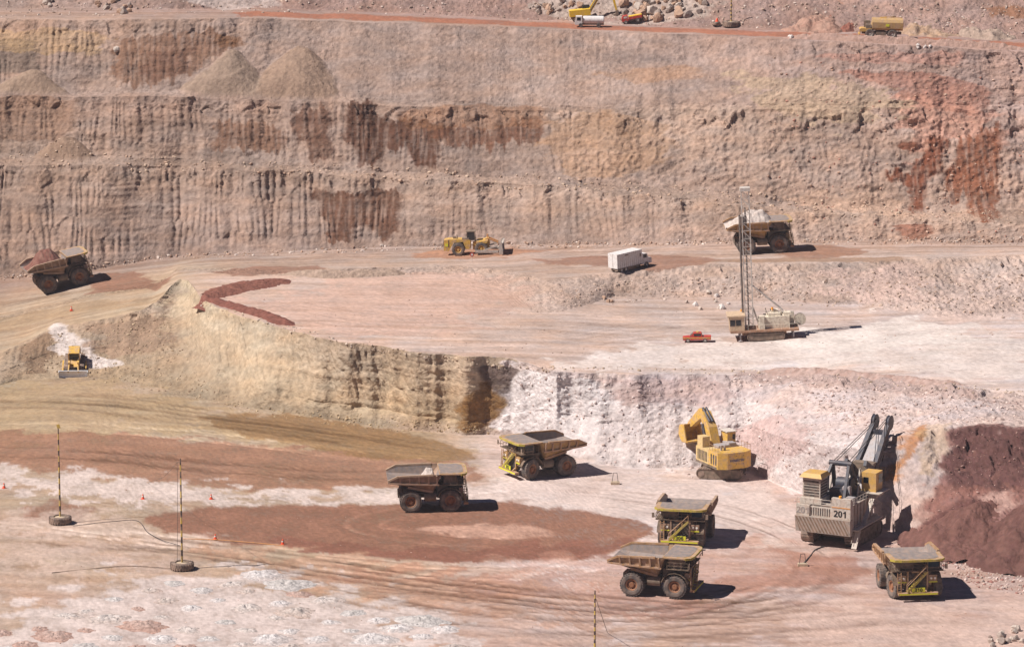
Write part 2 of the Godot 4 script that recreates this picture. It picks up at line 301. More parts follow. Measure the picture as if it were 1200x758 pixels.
func build_terrain():
	solve_lines()
	var W := XS.size()
	var srow := PackedFloat32Array()     # s of each row
	var first := []                      # first row of each segment
	for g in SEG_ROWS.size():
		first.append(srow.size())
		for j in SEG_ROWS[g]: srow.append(g + float(j) / SEG_ROWS[g])
	first.append(srow.size())
	srow.append(SEG_ROWS.size())
	var R := srow.size()
	var V := PackedVector3Array(); V.resize(W * R)
	var N := PackedVector3Array(); N.resize(W * R)
	var C := PackedColorArray(); C.resize(W * R)
	var n_big := noise(11, 0.035, 3)
	var n_mid := noise(12, 0.13, 4)
	var n_fine := noise(13, 0.55, 3)
	var n_gr := noise(14, 0.55, 1)
	var n_gr2 := noise(17, 0.23, 2)
	var n_cell := noise(15, 0.42, 1, FastNoiseLite.TYPE_CELLULAR)
	n_cell.cellular_return_type = FastNoiseLite.RETURN_DISTANCE
	var n_cell2 := noise(19, 0.95, 1, FastNoiseLite.TYPE_CELLULAR)
	n_cell2.cellular_return_type = FastNoiseLite.RETURN_DISTANCE
	var n_cell3 := noise(23, 0.33, 1, FastNoiseLite.TYPE_CELLULAR)
	n_cell3.cellular_return_type = FastNoiseLite.RETURN_CELL_VALUE
	var n_col := noise(16, 0.05, 4)
	var n_str := noise(18, 0.30, 4)
	var n_blk := noise(20, 0.2, 2)
	# grooves cut by shovel teeth: depth in metres along photo x, by segment
	var groove := {
		2: [[200, 0.3], [240, 0.55], [560, 0.6], [588, 0.4], [600, 0.12], [900, 0.14], [1200, 0.2]],
		6: [[0, 0.75], [400, 0.65], [640, 0.45], [800, 0.28], [1200, 0.25]],
		8: [[0, 0.45], [400, 0.5], [640, 0.35], [760, 0.12], [1000, 0.2], [1200, 0.2]],
		10: [[0, 0.5], [240, 0.5], [290, 0.08], [600, 0.12], [1200, 0.15]],
	}
	var lump := {
		1: [[0, 0.25], [560, 0.25], [620, 0.3], [900, 0.35], [1000, 0.4], [1080, 0.7], [1200, 0.8]],
		2: [[0, 0.3], [590, 0.35], [640, 0.38], [1000, 0.45], [1200, 0.6]],
		4: [[0, 0.1], [600, 0.35], [950, 0.5], [1200, 0.8]],
		6: [[0, 0.4], [600, 0.4], [800, 0.45], [1200, 0.55]],
		7: [[0, 0.2], [1200, 0.4]],
		8: [[0, 0.45], [600, 0.5], [1000, 0.7], [1200, 0.85]],
		9: [[0, 0.3], [500, 0.35], [1200, 0.6]],
		10: [[0, 0.45], [260, 0.4], [420, 0.2], [800, 0.25], [1000, 0.5], [1200, 0.6]],
		12: [[0, 0.5], [600, 0.5], [1200, 0.5]],
		13: [[0, 0.5], [1200, 0.5]],
	}
	var Z := zone_colours()
	var bench0 := [[0, lin(178, 154, 130)], [200, lin(182, 158, 132)], [260, lin(194, 168, 154)], [600, lin(194, 170, 158)], [720, lin(204, 184, 176)], [900, lin(208, 192, 186)], [1200, lin(206, 188, 182)]]
	var flatseg := [0, 3, 5, 11]
	var NL := LINES.size()
	# roughness and outward direction of each strip, then smoothed over the lines between strips
	var segL := []
	var segN := []
	for g in SEG_ROWS.size():
		var l := PackedFloat32Array(); l.resize(W)
		var nn := PackedVector2Array(); nn.resize(W)
		var ll: Array = lump.get(g, [])
		for i in W:
			var u: float = 600.0 + FOC * XS[i] / (LD[g][i] * 1.02 + 20.0)
			if ll: l[i] = knots(ll, u, 1)
			nn[i] = Vector2(-(LE[g + 1][i] - LE[g][i]), LD[g + 1][i] - LD[g][i]).normalized()
		segL.append(l)
		segN.append(nn)
	for g in SEG_ROWS.size():
		var gl: Array = groove.get(g, [])
		var flat: bool = g in flatseg
		var gp := maxi(g - 1, 0)
		var gn := mini(g + 1, SEG_ROWS.size() - 1)
		var gc := PackedFloat32Array(); gc.resize(W)
		var ca := PackedColorArray(); ca.resize(W)
		var cb := PackedColorArray(); cb.resize(W)
		for i in W:
			var u: float = 600.0 + FOC * XS[i] / (LD[g][i] * 1.02 + 20.0)
			if gl: gc[i] = knots(gl, u, 1)
			if not flat: u += n_mid.get_noise_2d(XS[i] * 0.6, g * 50.0) * 26.0
			ca[i] = ramp(Z[g] if g != 3 else bench0, u)
			cb[i] = ramp(Z[g + 1], u)
		var la: PackedFloat32Array = segL[g]
		var lp: PackedFloat32Array = segL[gp]
		var ln: PackedFloat32Array = segL[gn]
		var na: PackedVector2Array = segN[g]
		var np: PackedVector2Array = segN[gp]
		var nx: PackedVector2Array = segN[gn]
		var da: PackedFloat32Array = LD[g]
		var db: PackedFloat32Array = LD[g + 1]
		var ea: PackedFloat32Array = LE[g]
		var eb: PackedFloat32Array = LE[g + 1]
		var j1: int = first[g + 1] + (1 if g == SEG_ROWS.size() - 1 else 0)
		for j in range(first[g], j1):
			var t := srow[j] - g
			var band := 0.06 if flat else 0.16
			var k0 := 0.5 * clampf(1.0 - t / band, 0.0, 1.0)
			var k1 := 0.5 * clampf(1.0 - (1.0 - t) / band, 0.0, 1.0)
			var gfade := clampf(t * 5.0, 0.0, 1.0) * clampf((1.0 - t) * 16.0, 0.0, 1.0)
			var crest := smoothstep(0.68, 0.9, t) if not flat else 0.0
			for i in W:
				var d := lerpf(da[i], db[i], t)
				var e := lerpf(ea[i], eb[i], t)
				var x := XS[i]
				var nv := na[i]
				var L := la[i]
				if k0 > 0.0:
					nv = nv.lerp(np[i], k0)
					L = lerpf(L, lp[i], k0)
				elif k1 > 0.0:
					nv = nv.lerp(nx[i], k1)
					L = lerpf(L, ln[i], k1)
				var b := n_big.get_noise_2d(x, d)
				var amt := b * (0.15 + 1.3 * L)
				var tone := 0.0
				var warm := n_col.get_noise_2d(x * 1.7 + 300.0, (d + e * 2.0) * 1.7) * 0.09
				if flat:
					amt += n_mid.get_noise_2d(x * 0.5, d * 0.8) * 0.12 + n_fine.get_noise_2d(x * 0.4, d) * 0.04
					# broad patches, then wheel tracks drawn out along the traffic
					tone = n_col.get_noise_2d(x * 0.5 + 40.0 * b, d * 1.2) * 0.22
					var sx := x + 14.0 * b
					var st := n_str.get_noise_2d(sx * 0.035, d * 1.1 + x * 0.16)
					var st2 := n_str.get_noise_2d(sx * 0.05 + 70.0, d * 2.6 - x * 0.12)
					tone += st * 0.30 + st2 * 0.20
					warm -= st * 0.08
					var rut := absf(n_gr2.get_noise_2d(sx * 0.06 + 20.0, d * 0.55 + x * 0.11 + g * 40.0))
					if rut < 0.035:
						tone -= (0.035 - rut) * 4.5
						amt -= (0.035 - rut) * 2.0
					tone += n_fine.get_noise_2d(x, d) * 0.05
				if L > 0.01:
					var m := n_mid.get_noise_2d(x, d + e * 2.0)
					var cell := n_cell.get_noise_3d(x, e * 0.8, d) + 0.5
					var cell2 := n_cell2.get_noise_3d(x, e, d) + 0.5
					var fine := n_fine.get_noise_3d(x * 1.5, e * 1.5, d * 1.5)
					var q := n_cell3.get_noise_3d(x * 1.1, e * 0.7, d)
					amt += (m * 0.7 - cell * 0.24 - cell2 * 0.2 + fine * 0.55 + q * (0.2 + crest * 0.7)) * L * (1.0 if gc[i] < 0.3 else 0.62 + crest * 0.4)
					if not flat:
						tone += m * 0.12 + fine * 0.2 + n_fine.get_noise_3d(x * 0.8, e * 0.2, d) * 0.14
				if not flat:
					var G := gc[i]
					if G > 0.0:
						var lean := 0.35 if g == 2 else 0.04
						var w1 := n_gr2.get_noise_2d(x * 0.4, e * 0.12 + g * 17.0)
						var lift := floorf((e + w1 * 4.0) / 8.5)
						var on := clampf(0.8 + n_blk.get_noise_2d(x * 0.22, e * 0.45 + g * 31.0) * 1.9, 0.0, 1.0)
						var ph := (x + e * lean) / 1.65 + w1 * 1.4 + n_gr.get_noise_2d(x * 0.35, lift * 3.0) * 0.5 + lift * 0.37
						var gr := absf(sin(PI * ph))
						var dep := 0.62 + n_fine.get_noise_2d(floorf(ph) * 7.3, lift * 5.0) * 0.5
						amt += (minf(gr * 1.15, 1.0) - 0.75) * G * on * gfade * dep
						amt += n_blk.get_noise_2d(x * 0.12, e * 2.2) * 0.4 * G
					tone += n_col.get_noise_2d(x * 0.7, e * 2.0 + g * 50.0) * 0.28
					tone += n_str.get_noise_2d(x * 0.10, e * 1.1 + b * 2.0) * 0.14
				var k := j * W + i
				V[k] = Vector3(x, e + nv.y * amt, -(d + nv.x * amt))
				# strip colour: mostly the zone's own, sliding into the next one along its length
				var ci := i
				if not flat: ci = clampi(i + int(n_mid.get_noise_2d(x * 1.5 + 90.0, e * 4.0) * 22.0), 0, W - 1)
				var c0 := ca[ci].lerp(cb[ci], clampf(t + b * 0.35, 0.0, 1.0))
				var f := maxf(0.4, 1.0 + tone)
				C[k] = Color(c0.r * f * (1.0 + warm), c0.g * f, c0.b * f * (1.0 - warm))
	print("terrain shaped")
	# patches
	var n_e := noise(31, 0.11, 4)
	var n_e2 := noise(32, 0.8, 3)
	var pn := 0
	var ring := [Vector2(0, 0), Vector2(1, 0), Vector2(-0.7, 1.6), Vector2(-0.7, -1.6), Vector2(0.5, 2.2), Vector2(0.5, -2.2), Vector2(-1, 0)]
	for P in patches():
		pn += 1
		var poly := PackedVector2Array()
		var lo := Vector2(1e9, 1e9)
		var hi := Vector2(-1e9, -1e9)
		for q in P[0]:
			var cs := pix_s(q[0], q[1])
			var w := Vector2(lerpf(XS[int(cs.x)], XS[mini(int(cs.x) + 1, W - 1)], cs.x - int(cs.x)), s_row(cs.y, first))
			poly.append(w)
			lo = lo.min(w)
			hi = hi.max(w)
		var i0 := int(col_of(lo.x - 4.0))
		var i1 := int(col_of(hi.x + 4.0)) + 1
		var j0 := maxi(0, int(lo.y) - 12)
		var j1 := mini(R, int(hi.y) + 13)
		var rag: float = P[3]
		var drip: float = P[4] if P.size() > 4 else 0.0
		var strength: float = P[2]
		var colr: Color = P[1]
		for j in range(j0, j1):
			for i in range(i0, mini(i1, W)):
				var k := j * W + i
				var v := V[k]
				var yy := -v.z + v.y * 2.0
				var e1 := n_e.get_noise_2d(v.x + pn * 40.0, yy)
				var e2 := n_e2.get_noise_2d(v.x, yy + pn * 30.0)
				var q := Vector2(v.x + (e1 * 3.4 + e2 * 0.5) * rag, j + (n_e.get_noise_2d(v.x - 500.0, yy) * 4.5 + e2 * 0.9) * rag * 1.2)
				if drip > 0.0:
					q.y -= (n_e2.get_noise_2d(v.x * 0.55, pn * 19.0) * 11.0 + n_e2.get_noise_2d(v.x * 1.6, pn * 19.0) * 4.0) * drip
				var streak := 1.0
				if drip > 0.0: streak = clampf(0.95 + n_e2.get_noise_2d(v.x * 1.1, v.y * 0.14 + pn * 7.0) * 1.0, 0.5, 1.0)
				var cov := 0.0
				for o in ring:
					if Geometry2D.is_point_in_polygon(q + o * (0.35 + rag * 0.45), poly): cov += 1.0
				if cov > 0.0:
					cov /= ring.size()
					var m := streak * strength * smoothstep(0.1, 0.8, cov) * clampf(1.05 + e2 * 0.35 + e1 * 0.3, 0.0, 1.0)
					var f := 1.0 + e2 * 0.3 + e1 * 0.32
					C[k] = C[k].lerp(Color(colr.r * f, colr.g * f, colr.b * f), m)
	# fans of loose earth fallen over the berms: [photo x, y of the top, slope, colour]
	for F in [[38, 80, 0.6, lin(164, 140, 122)], [271, 55, 0.76, lin(162, 140, 124)], [352, 51, 0.7, lin(164, 138, 120)], [80, 157, 0.75, lin(156, 130, 112)]]:
		var top := surf(F[0], F[1]) + Vector3(0, 0.3, 0.8)
		var jj0 := int(s_row(pix_s(F[0], F[1]).y, first)) + 2
		var ja: int = first[9] - 6 if F[1] < 110 else first[7] - 6
		var gb := 9 if F[1] < 110 else 7
		for j in range(ja, jj0):
			var fade := smoothstep(0.05, 0.95, (j - first[gb]) / float(SEG_ROWS[gb]))
			for i in range(int(col_of(top.x - 18.0)), int(col_of(top.x + 18.0))):
				var k := j * W + i
				var v := V[k]
				var r := Vector2(v.x - top.x, v.z - top.z).length()
				var ec: float = top.y - F[2] * sqrt(r * r + 2.2) + 0.8 * F[2] + n_mid.get_noise_2d(v.x * 1.2, v.z) * 0.5 + n_fine.get_noise_2d(v.x, v.z) * 0.12
				if ec > v.y and fade > 0.0:
					ec = lerpf(v.y, ec, fade)
					var h := ec - v.y
					V[k].y = ec
					var fc: Color = F[3]
					var fv := 1.0 + n_fine.get_noise_2d(v.x, v.z) * 0.16 + n_e.get_noise_2d(v.x * 2.0, v.z) * 0.12
					C[k] = C[k].lerp(Color(fc.r * fv, fc.g * fv, fc.b * fv), clampf(h * 1.2, 0.0, 0.9))
	# wheel tracks pressed into the floors: [photo points, darker or paler, count, spread in metres]
	var rt := RandomNumberGenerator.new()
	rt.seed = 9
	for T in [
		[[[1030, 690], [960, 700], [860, 712], [700, 706], [520, 684], [380, 664], [230, 642], [60, 628]], 0.80, 7, 5.0],
		[[[1010, 655], [1000, 672], [940, 690], [840, 706], [700, 712], [560, 700], [420, 690]], 0.84, 5, 4.0],
		[[[900, 640], [930, 660], [900, 690], [780, 722], [620, 724], [480, 704], [330, 670]], 0.80, 5, 4.0],
		[[[700, 590], [600, 580], [500, 596], [430, 612], [470, 626], [600, 634], [720, 622], [752, 606], [700, 590]], 1.08, 2, 1.2],
		[[[760, 640], [640, 668], [480, 668], [300, 648], [120, 622], [-40, 606]], 1.12, 6, 3.5],
		[[[560, 550], [420, 556], [260, 548], [120, 534], [-40, 530]], 0.86, 6, 3.0],
		[[[520, 530], [380, 508], [240, 490], [100, 474], [-40, 470]], 0.84, 8, 5.0],
		[[[540, 545], [400, 530], [260, 512], [100, 500], [-40, 500]], 1.10, 6, 4.0],
		[[[620, 575], [760, 590], [860, 610], [920, 640], [880, 660]], 0.90, 5, 3.0],
		[[[1180, 720], [1060, 724], [900, 734], [740, 740], [560, 726]], 0.86, 5, 4.0],
		[[[1000, 745], [860, 752], [720, 748], [560, 742]], 0.84, 5, 3.0],
		[[[-40, 366], [60, 350], [180, 336], [300, 310], [460, 300], [640, 296], [820, 296], [1000, 294], [1240, 294]], 0.84, 6, 4.0],
		[[[-40, 352], [60, 342], [180, 324], [300, 304], [460, 296], [640, 292], [820, 291], [1000, 290], [1240, 290]], 1.12, 4, 3.0],
		[[[300, 350], [420, 372], [540, 372], [600, 350], [560, 330], [440, 330]], 0.92, 6, 4.0],
		[[[500, 400], [640, 404], [760, 390], [880, 380], [1040, 370]], 0.90, 5, 5.0],
		[[[360, 380], [480, 396], [640, 392], [800, 376]], 1.08, 5, 5.0],
	]:
		for n in T[2]:
			var shift: float = rt.randfn() * T[3] * 0.6
			var slide := rt.randf() * 50.0
			for side in [-1.0, 1.0]:
				var cv := Curve3D.new()
				var pts := []
				for q in T[0]: pts.append(surf(q[0], q[1]))
				for i in pts.size():
					var dd: Vector3 = (pts[mini(i + 1, pts.size() - 1)] - pts[maxi(i - 1, 0)])
					var sd := Vector3(-dd.z, 0, dd.x).normalized()
					pts[i] += sd * (shift + side * 2.9)
				for i in pts.size():
					var dd: Vector3 = (pts[mini(i + 1, pts.size() - 1)] - pts[maxi(i - 1, 0)]) / 5.0
					cv.add_point(pts[i], -dd, dd)
				var leng := cv.get_baked_length()
				var from := rt.randf() * 0.3 * leng
				var to := leng * rt.randf_range(0.6, 1.0)
				var s := from
				while s < to:
					var p := cv.sample_baked(s)
					s += 0.25
					var keep := n_str.get_noise_1d(s * 0.25 + slide) * 1.6 + 0.75
					if keep <= 0.0: continue
					var c := col_of(p.x)
					var g := 0 if -p.z < LD[1][int(c)] else (3 if -p.z < LD[4][int(c)] else 5)
					var l0: float = LD[g][int(c)]
					var l1: float = LD[g + 1][int(c)]
					var fr := (-p.z - l0) / (l1 - l0)
					if fr < 0.01 or fr > 0.97: continue
					var jj := int(first[g] + fr * SEG_ROWS[g] + 0.5)
					for ii in range(int(c) - 1, int(c) + 3):
						var k := jj * W + ii
						if k < 0 or k >= C.size(): continue
						var f: float = lerpf(1.0, T[1], 0.4 * minf(keep, 1.0))
						C[k] = Color(C[k].r * f, C[k].g * f * (1.0 - (1.0 - f) * 0.12), C[k].b * f * (1.0 - (1.0 - f) * 0.2))
						V[k].y -= 0.012
	print("patches laid")
	# normals
	for j in R:
		var ja := maxi(j - 1, 0) * W
		var jb := mini(j + 1, R - 1) * W
		for i in W:
			var dx := V[j * W + mini(i + 1, W - 1)] - V[j * W + maxi(i - 1, 0)]
			var dz := V[jb + i] - V[ja + i]
			N[j * W + i] = dx.cross(dz).normalized()
	for k in C.size(): C[k].a = 1.0
	# one mesh for each strip of the ground
	for g in SEG_ROWS.size():
		var a: int = first[g]
		var z: int = first[g + 1]
		var idx := PackedInt32Array()
		idx.resize((z - a) * (W - 1) * 6)
		var n := 0
		for j in z - a:
			for i in W - 1:
				var o := j * W + i
				idx[n] = o; idx[n + 1] = o + W; idx[n + 2] = o + 1
				idx[n + 3] = o + 1; idx[n + 4] = o + W; idx[n + 5] = o + W + 1
				n += 6
		var arr := []
		arr.resize(Mesh.ARRAY_MAX)
		arr[Mesh.ARRAY_VERTEX] = V.slice(a * W, (z + 1) * W)
		arr[Mesh.ARRAY_NORMAL] = N.slice(a * W, (z + 1) * W)
		arr[Mesh.ARRAY_COLOR] = C.slice(a * W, (z + 1) * W)
		arr[Mesh.ARRAY_INDEX] = idx
		var am := ArrayMesh.new()
		am.add_surface_from_arrays(Mesh.PRIMITIVE_TRIANGLES, arr)
		am.surface_set_material(0, M.ground if g in flatseg else M.earth)
		var o := MeshInstance3D.new()
		o.name = SEG_NAMES[g]
		o.mesh = am
		o.set_meta("kind", "structure")
		add_child(o)
	TV = V
	TFIRST = first
	print("terrain built")

func s_row(s: float, first: Array) -> float:
	var g := mini(int(s), SEG_ROWS.size() - 1)
	return first[g] + (s - g) * SEG_ROWS[g]

# ---------------------------------------------------------------- materials
func grey_noise(seed_: int, freq: float, oct: int, lo: float, hi: float, size := 512) -> Image:
	var n := noise(seed_, freq, oct)
	var im := n.get_seamless_image(size, size)
	im.convert(Image.FORMAT_RGB8)
	var data := im.get_data()
	for i in data.size(): data[i] = int(255.0 * lerpf(lo, hi, data[i] / 255.0))
	return Image.create_from_data(size, size, false, Image.FORMAT_RGB8, data)

func make_materials():
	var m := StandardMaterial3D.new()
	m.vertex_color_use_as_albedo = true
	m.roughness = 0.95
	m.metallic_specular = 0.25
	var im := grey_noise(3, 0.03, 5, 0.74, 1.04)
	m.albedo_texture = ImageTexture.create_from_image(im)
	# relief: rolling lumps with angular broken pieces between cracks
	var bump := noise(4, 0.035, 5).get_seamless_image(512, 512)
	bump.convert(Image.FORMAT_L8)
	var cn := noise(8, 0.035, 2, FastNoiseLite.TYPE_CELLULAR)
	cn.cellular_return_type = FastNoiseLite.RETURN_DISTANCE2_SUB
	var ci := cn.get_seamless_image(512, 512)
	ci.convert(Image.FORMAT_L8)
	var da := bump.get_data()
	var db := ci.get_data()
	for i in da.size(): da[i] = int(clampf(da[i] * 0.6 + minf(db[i] * 1.2, 110.0) * 0.8, 0.0, 255.0))
	bump = Image.create_from_data(512, 512, false, Image.FORMAT_L8, da)
	bump.convert(Image.FORMAT_RGBA8)
	bump.bump_map_to_normal_map(6.0)
	m.normal_enabled = true
	m.normal_texture = ImageTexture.create_from_image(bump)
	m.normal_scale = 1.0
	m.uv1_triplanar = true
	m.uv1_world_triplanar = true
	m.uv1_scale = Vector3(0.055, 0.055, 0.055)
	M.earth = m
	var g: StandardMaterial3D = m.duplicate()
	g.albedo_texture = ImageTexture.create_from_image(grey_noise(6, 0.02, 5, 0.88, 1.0))
	g.normal_scale = 0.3
	g.uv1_scale = Vector3(0.07, 0.07, 0.07)
	M.ground = g

	M.dark = paint(lin(116, 102, 88), 0.75, 0.4, 0.25)
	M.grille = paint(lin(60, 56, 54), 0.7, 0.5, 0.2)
	M.deck = paint(lin(84, 70, 54), 0.8, 0.4, 0.25)  # deck, fenders and rails: shade under the canopy put into the paint
	M.black = flat(lin(24, 22, 22), 0.8)
	M.truck = paint(lin(158, 128, 92), 0.8, 0.4, 0.5)
	M.truck_brown = paint(lin(138, 112, 92), 0.8, 0.5, 0.45)
	M.truck_yellow = paint(lin(178, 138, 74), 0.7, 0.4, 0.35)
	M.rail_grey = paint(lin(170, 144, 118), 0.8, 0.4, 0.5)
	M.dusty_yellow = paint(lin(166, 126, 84), 0.8, 0.4, 0.45)
	M.dusty_yellow2 = paint(lin(208, 164, 84), 0.6, 0.15, 0.22)
	M.shaded_yellow = paint(lin(92, 76, 56), 0.6, 0.4, 0.2)  # truck cab yellow, darkened for the shade beneath the canopy
	M.canopy = paint(lin(176, 140, 90), 0.7, 0.4, 0.55)
	M.body_steel = paint(lin(136, 128, 126), 0.6, 0.35, 0.3)
	M.lime = flat(lin(214, 214, 50), 0.6)
	M.lime_dusty = paint(lin(188, 172, 60), 0.65, 0.4, 0.25)
	M.steel = paint(lin(132, 122, 116), 0.6, 0.45, 0.35)
	M.steel.metallic = 0.2
	M.steel_pale = paint(lin(190, 184, 178), 0.55, 0.3, 0.25)
	M.steel_dark = paint(lin(90, 86, 86), 0.55, 0.3, 0.25)
	M.blade_steel = paint(lin(226, 228, 234), 0.3, 0.1, 0.06)
	M.blade_steel.metallic = 0.15
	M.rubber = paint(lin(84, 80, 79), 0.95, 0.4, 0.22)
	M.old_tyre = paint(lin(98, 86, 80), 0.95, 0.5, 0.4)
	M.rim = paint(lin(146, 96, 64), 0.8, 0.5, 0.2)
	M.glass = flat(lin(30, 34, 40), 0.12)
	M.cab_glass = flat(lin(40, 42, 46), 0.2)
	M.lamp = flat(lin(230, 228, 220), 0.25)
	M.beacon = flat(lin(250, 170, 60), 0.4)
	M.shovel_grey = paint(lin(168, 160, 152), 0.75, 0.35, 0.35)
	M.shovel_pale = paint(lin(196, 188, 178), 0.75, 0.3, 0.3)
	M.grey_paint = paint(lin(148, 142, 140), 0.8, 0.25, 0.2)
	M.stripe_brown = paint(lin(122, 102, 84), 0.8, 0.3, 0.3)
	M.orange_dusty = paint(lin(206, 140, 70), 0.75, 0.25, 0.25)
	M.boom_dark = paint(lin(52, 58, 74), 0.55, 0.4, 0.12)
	M.boom_pale = paint(lin(166, 164, 168), 0.6, 0.35, 0.3)
	M.track_steel = paint(lin(120, 104, 94), 0.75, 0.5, 0.35)
	M.rope = flat(lin(70, 66, 66), 0.8)
	M.exc_yellow = paint(lin(216, 172, 70), 0.6, 0.3, 0.36)
	M.exc_pale = paint(lin(214, 186, 128), 0.7, 0.25, 0.25)
	M.bright_yellow = paint(lin(236, 196, 40), 0.5, 0.1, 0.15)
	M.logo_blue = flat(lin(70, 84, 120), 0.7)
	M.white_paint = paint(lin(228, 226, 226), 0.5, 0.12, 0.15)
	M.white_dusty = paint(lin(214, 206, 198), 0.7, 0.2, 0.2)
	M.beige = paint(lin(204, 178, 148), 0.75, 0.25, 0.25)
	M.beige_pale = paint(lin(224, 214, 196), 0.75, 0.3, 0.2)
	M.rust_beige = paint(lin(170, 128, 100), 0.8, 0.4, 0.35)
	M.mast_grey = paint(lin(208, 202, 196), 0.6, 0.3, 0.25)
	M.red_paint = paint(lin(186, 44, 36), 0.5, 0.12, 0.15)
	M.tank_tan = paint(lin(192, 156, 100), 0.65, 0.25, 0.3)
	M.cone_orange = flat(lin(232, 84, 44), 0.7)
	M.pole_yellow = paint(lin(206, 176, 78), 0.7, 0.2, 0.25)
	M.pole_black = paint(lin(58, 46, 44), 0.7, 0.2, 0.25)
	M.concrete = paint(lin(196, 178, 152), 0.9, 0.25, 0.25)
	M.red_dirt = paint(lin(118, 72, 62), 0.95, 0.4, 0.15)
	M.grey_ore = paint(lin(196, 184, 178), 0.95, 0.35, 0.15)
	M.rock_pale = paint(lin(196, 182, 172), 0.95, 0.35, 0.15)
	M.rock_grey = paint(lin(160, 146, 138), 0.95, 0.35, 0.15)
	M.rock_tan = paint(lin(178, 146, 124), 0.95, 0.35, 0.15)
	M.rock_white = paint(lin(222, 214, 210), 0.95, 0.2, 0.1)
	var r := StandardMaterial3D.new()
	r.vertex_color_use_as_albedo = true
	r.roughness = 0.95
	M.rubble = r

func flat(c: Color, rough: float) -> StandardMaterial3D:
	var m := StandardMaterial3D.new()
	m.albedo_color = c.linear_to_srgb()
	m.roughness = rough
	return m

var grime := {}
# paint over which dust and dirt lie in patches: c is linear
func paint(c: Color, rough: float, dirt: float, dust: float) -> StandardMaterial3D:
	var m := StandardMaterial3D.new()
	m.roughness = rough
	m.albedo_color = Color.WHITE
	var N := 128
	if grime.is_empty():
		var a := noise(71, 0.03, 4).get_seamless_image(N, N)
		var b := noise(72, 0.06, 4).get_seamless_image(N, N)
		a.convert(Image.FORMAT_L8)
		b.convert(Image.FORMAT_L8)
		grime.a = a.get_data()
		grime.b = b.get_data()
	var im := Image.create(N, N, false, Image.FORMAT_RGB8)
	var dc := lin(186, 158, 140)
	for y in N:
		for x in N:
			var p: float = grime.a[y * N + x] / 255.0
			var q: float = grime.b[y * N + x] / 255.0
			var k := c
			var s := 1.0 - dirt * clampf((q - 0.5) * 3.0, 0.0, 1.0)
			k = Color(k.r * s, k.g * s, k.b * s)
			k = k.lerp(dc, clampf(dust * (0.25 + clampf((p - 0.4) * 3.5, 0.0, 1.2)), 0.0, 0.9))
			im.set_pixel(x, y, k.linear_to_srgb())
	m.albedo_texture = ImageTexture.create_from_image(im)
	m.uv1_triplanar = true
	m.uv1_scale = Vector3(0.22, 0.22, 0.22)
	return m

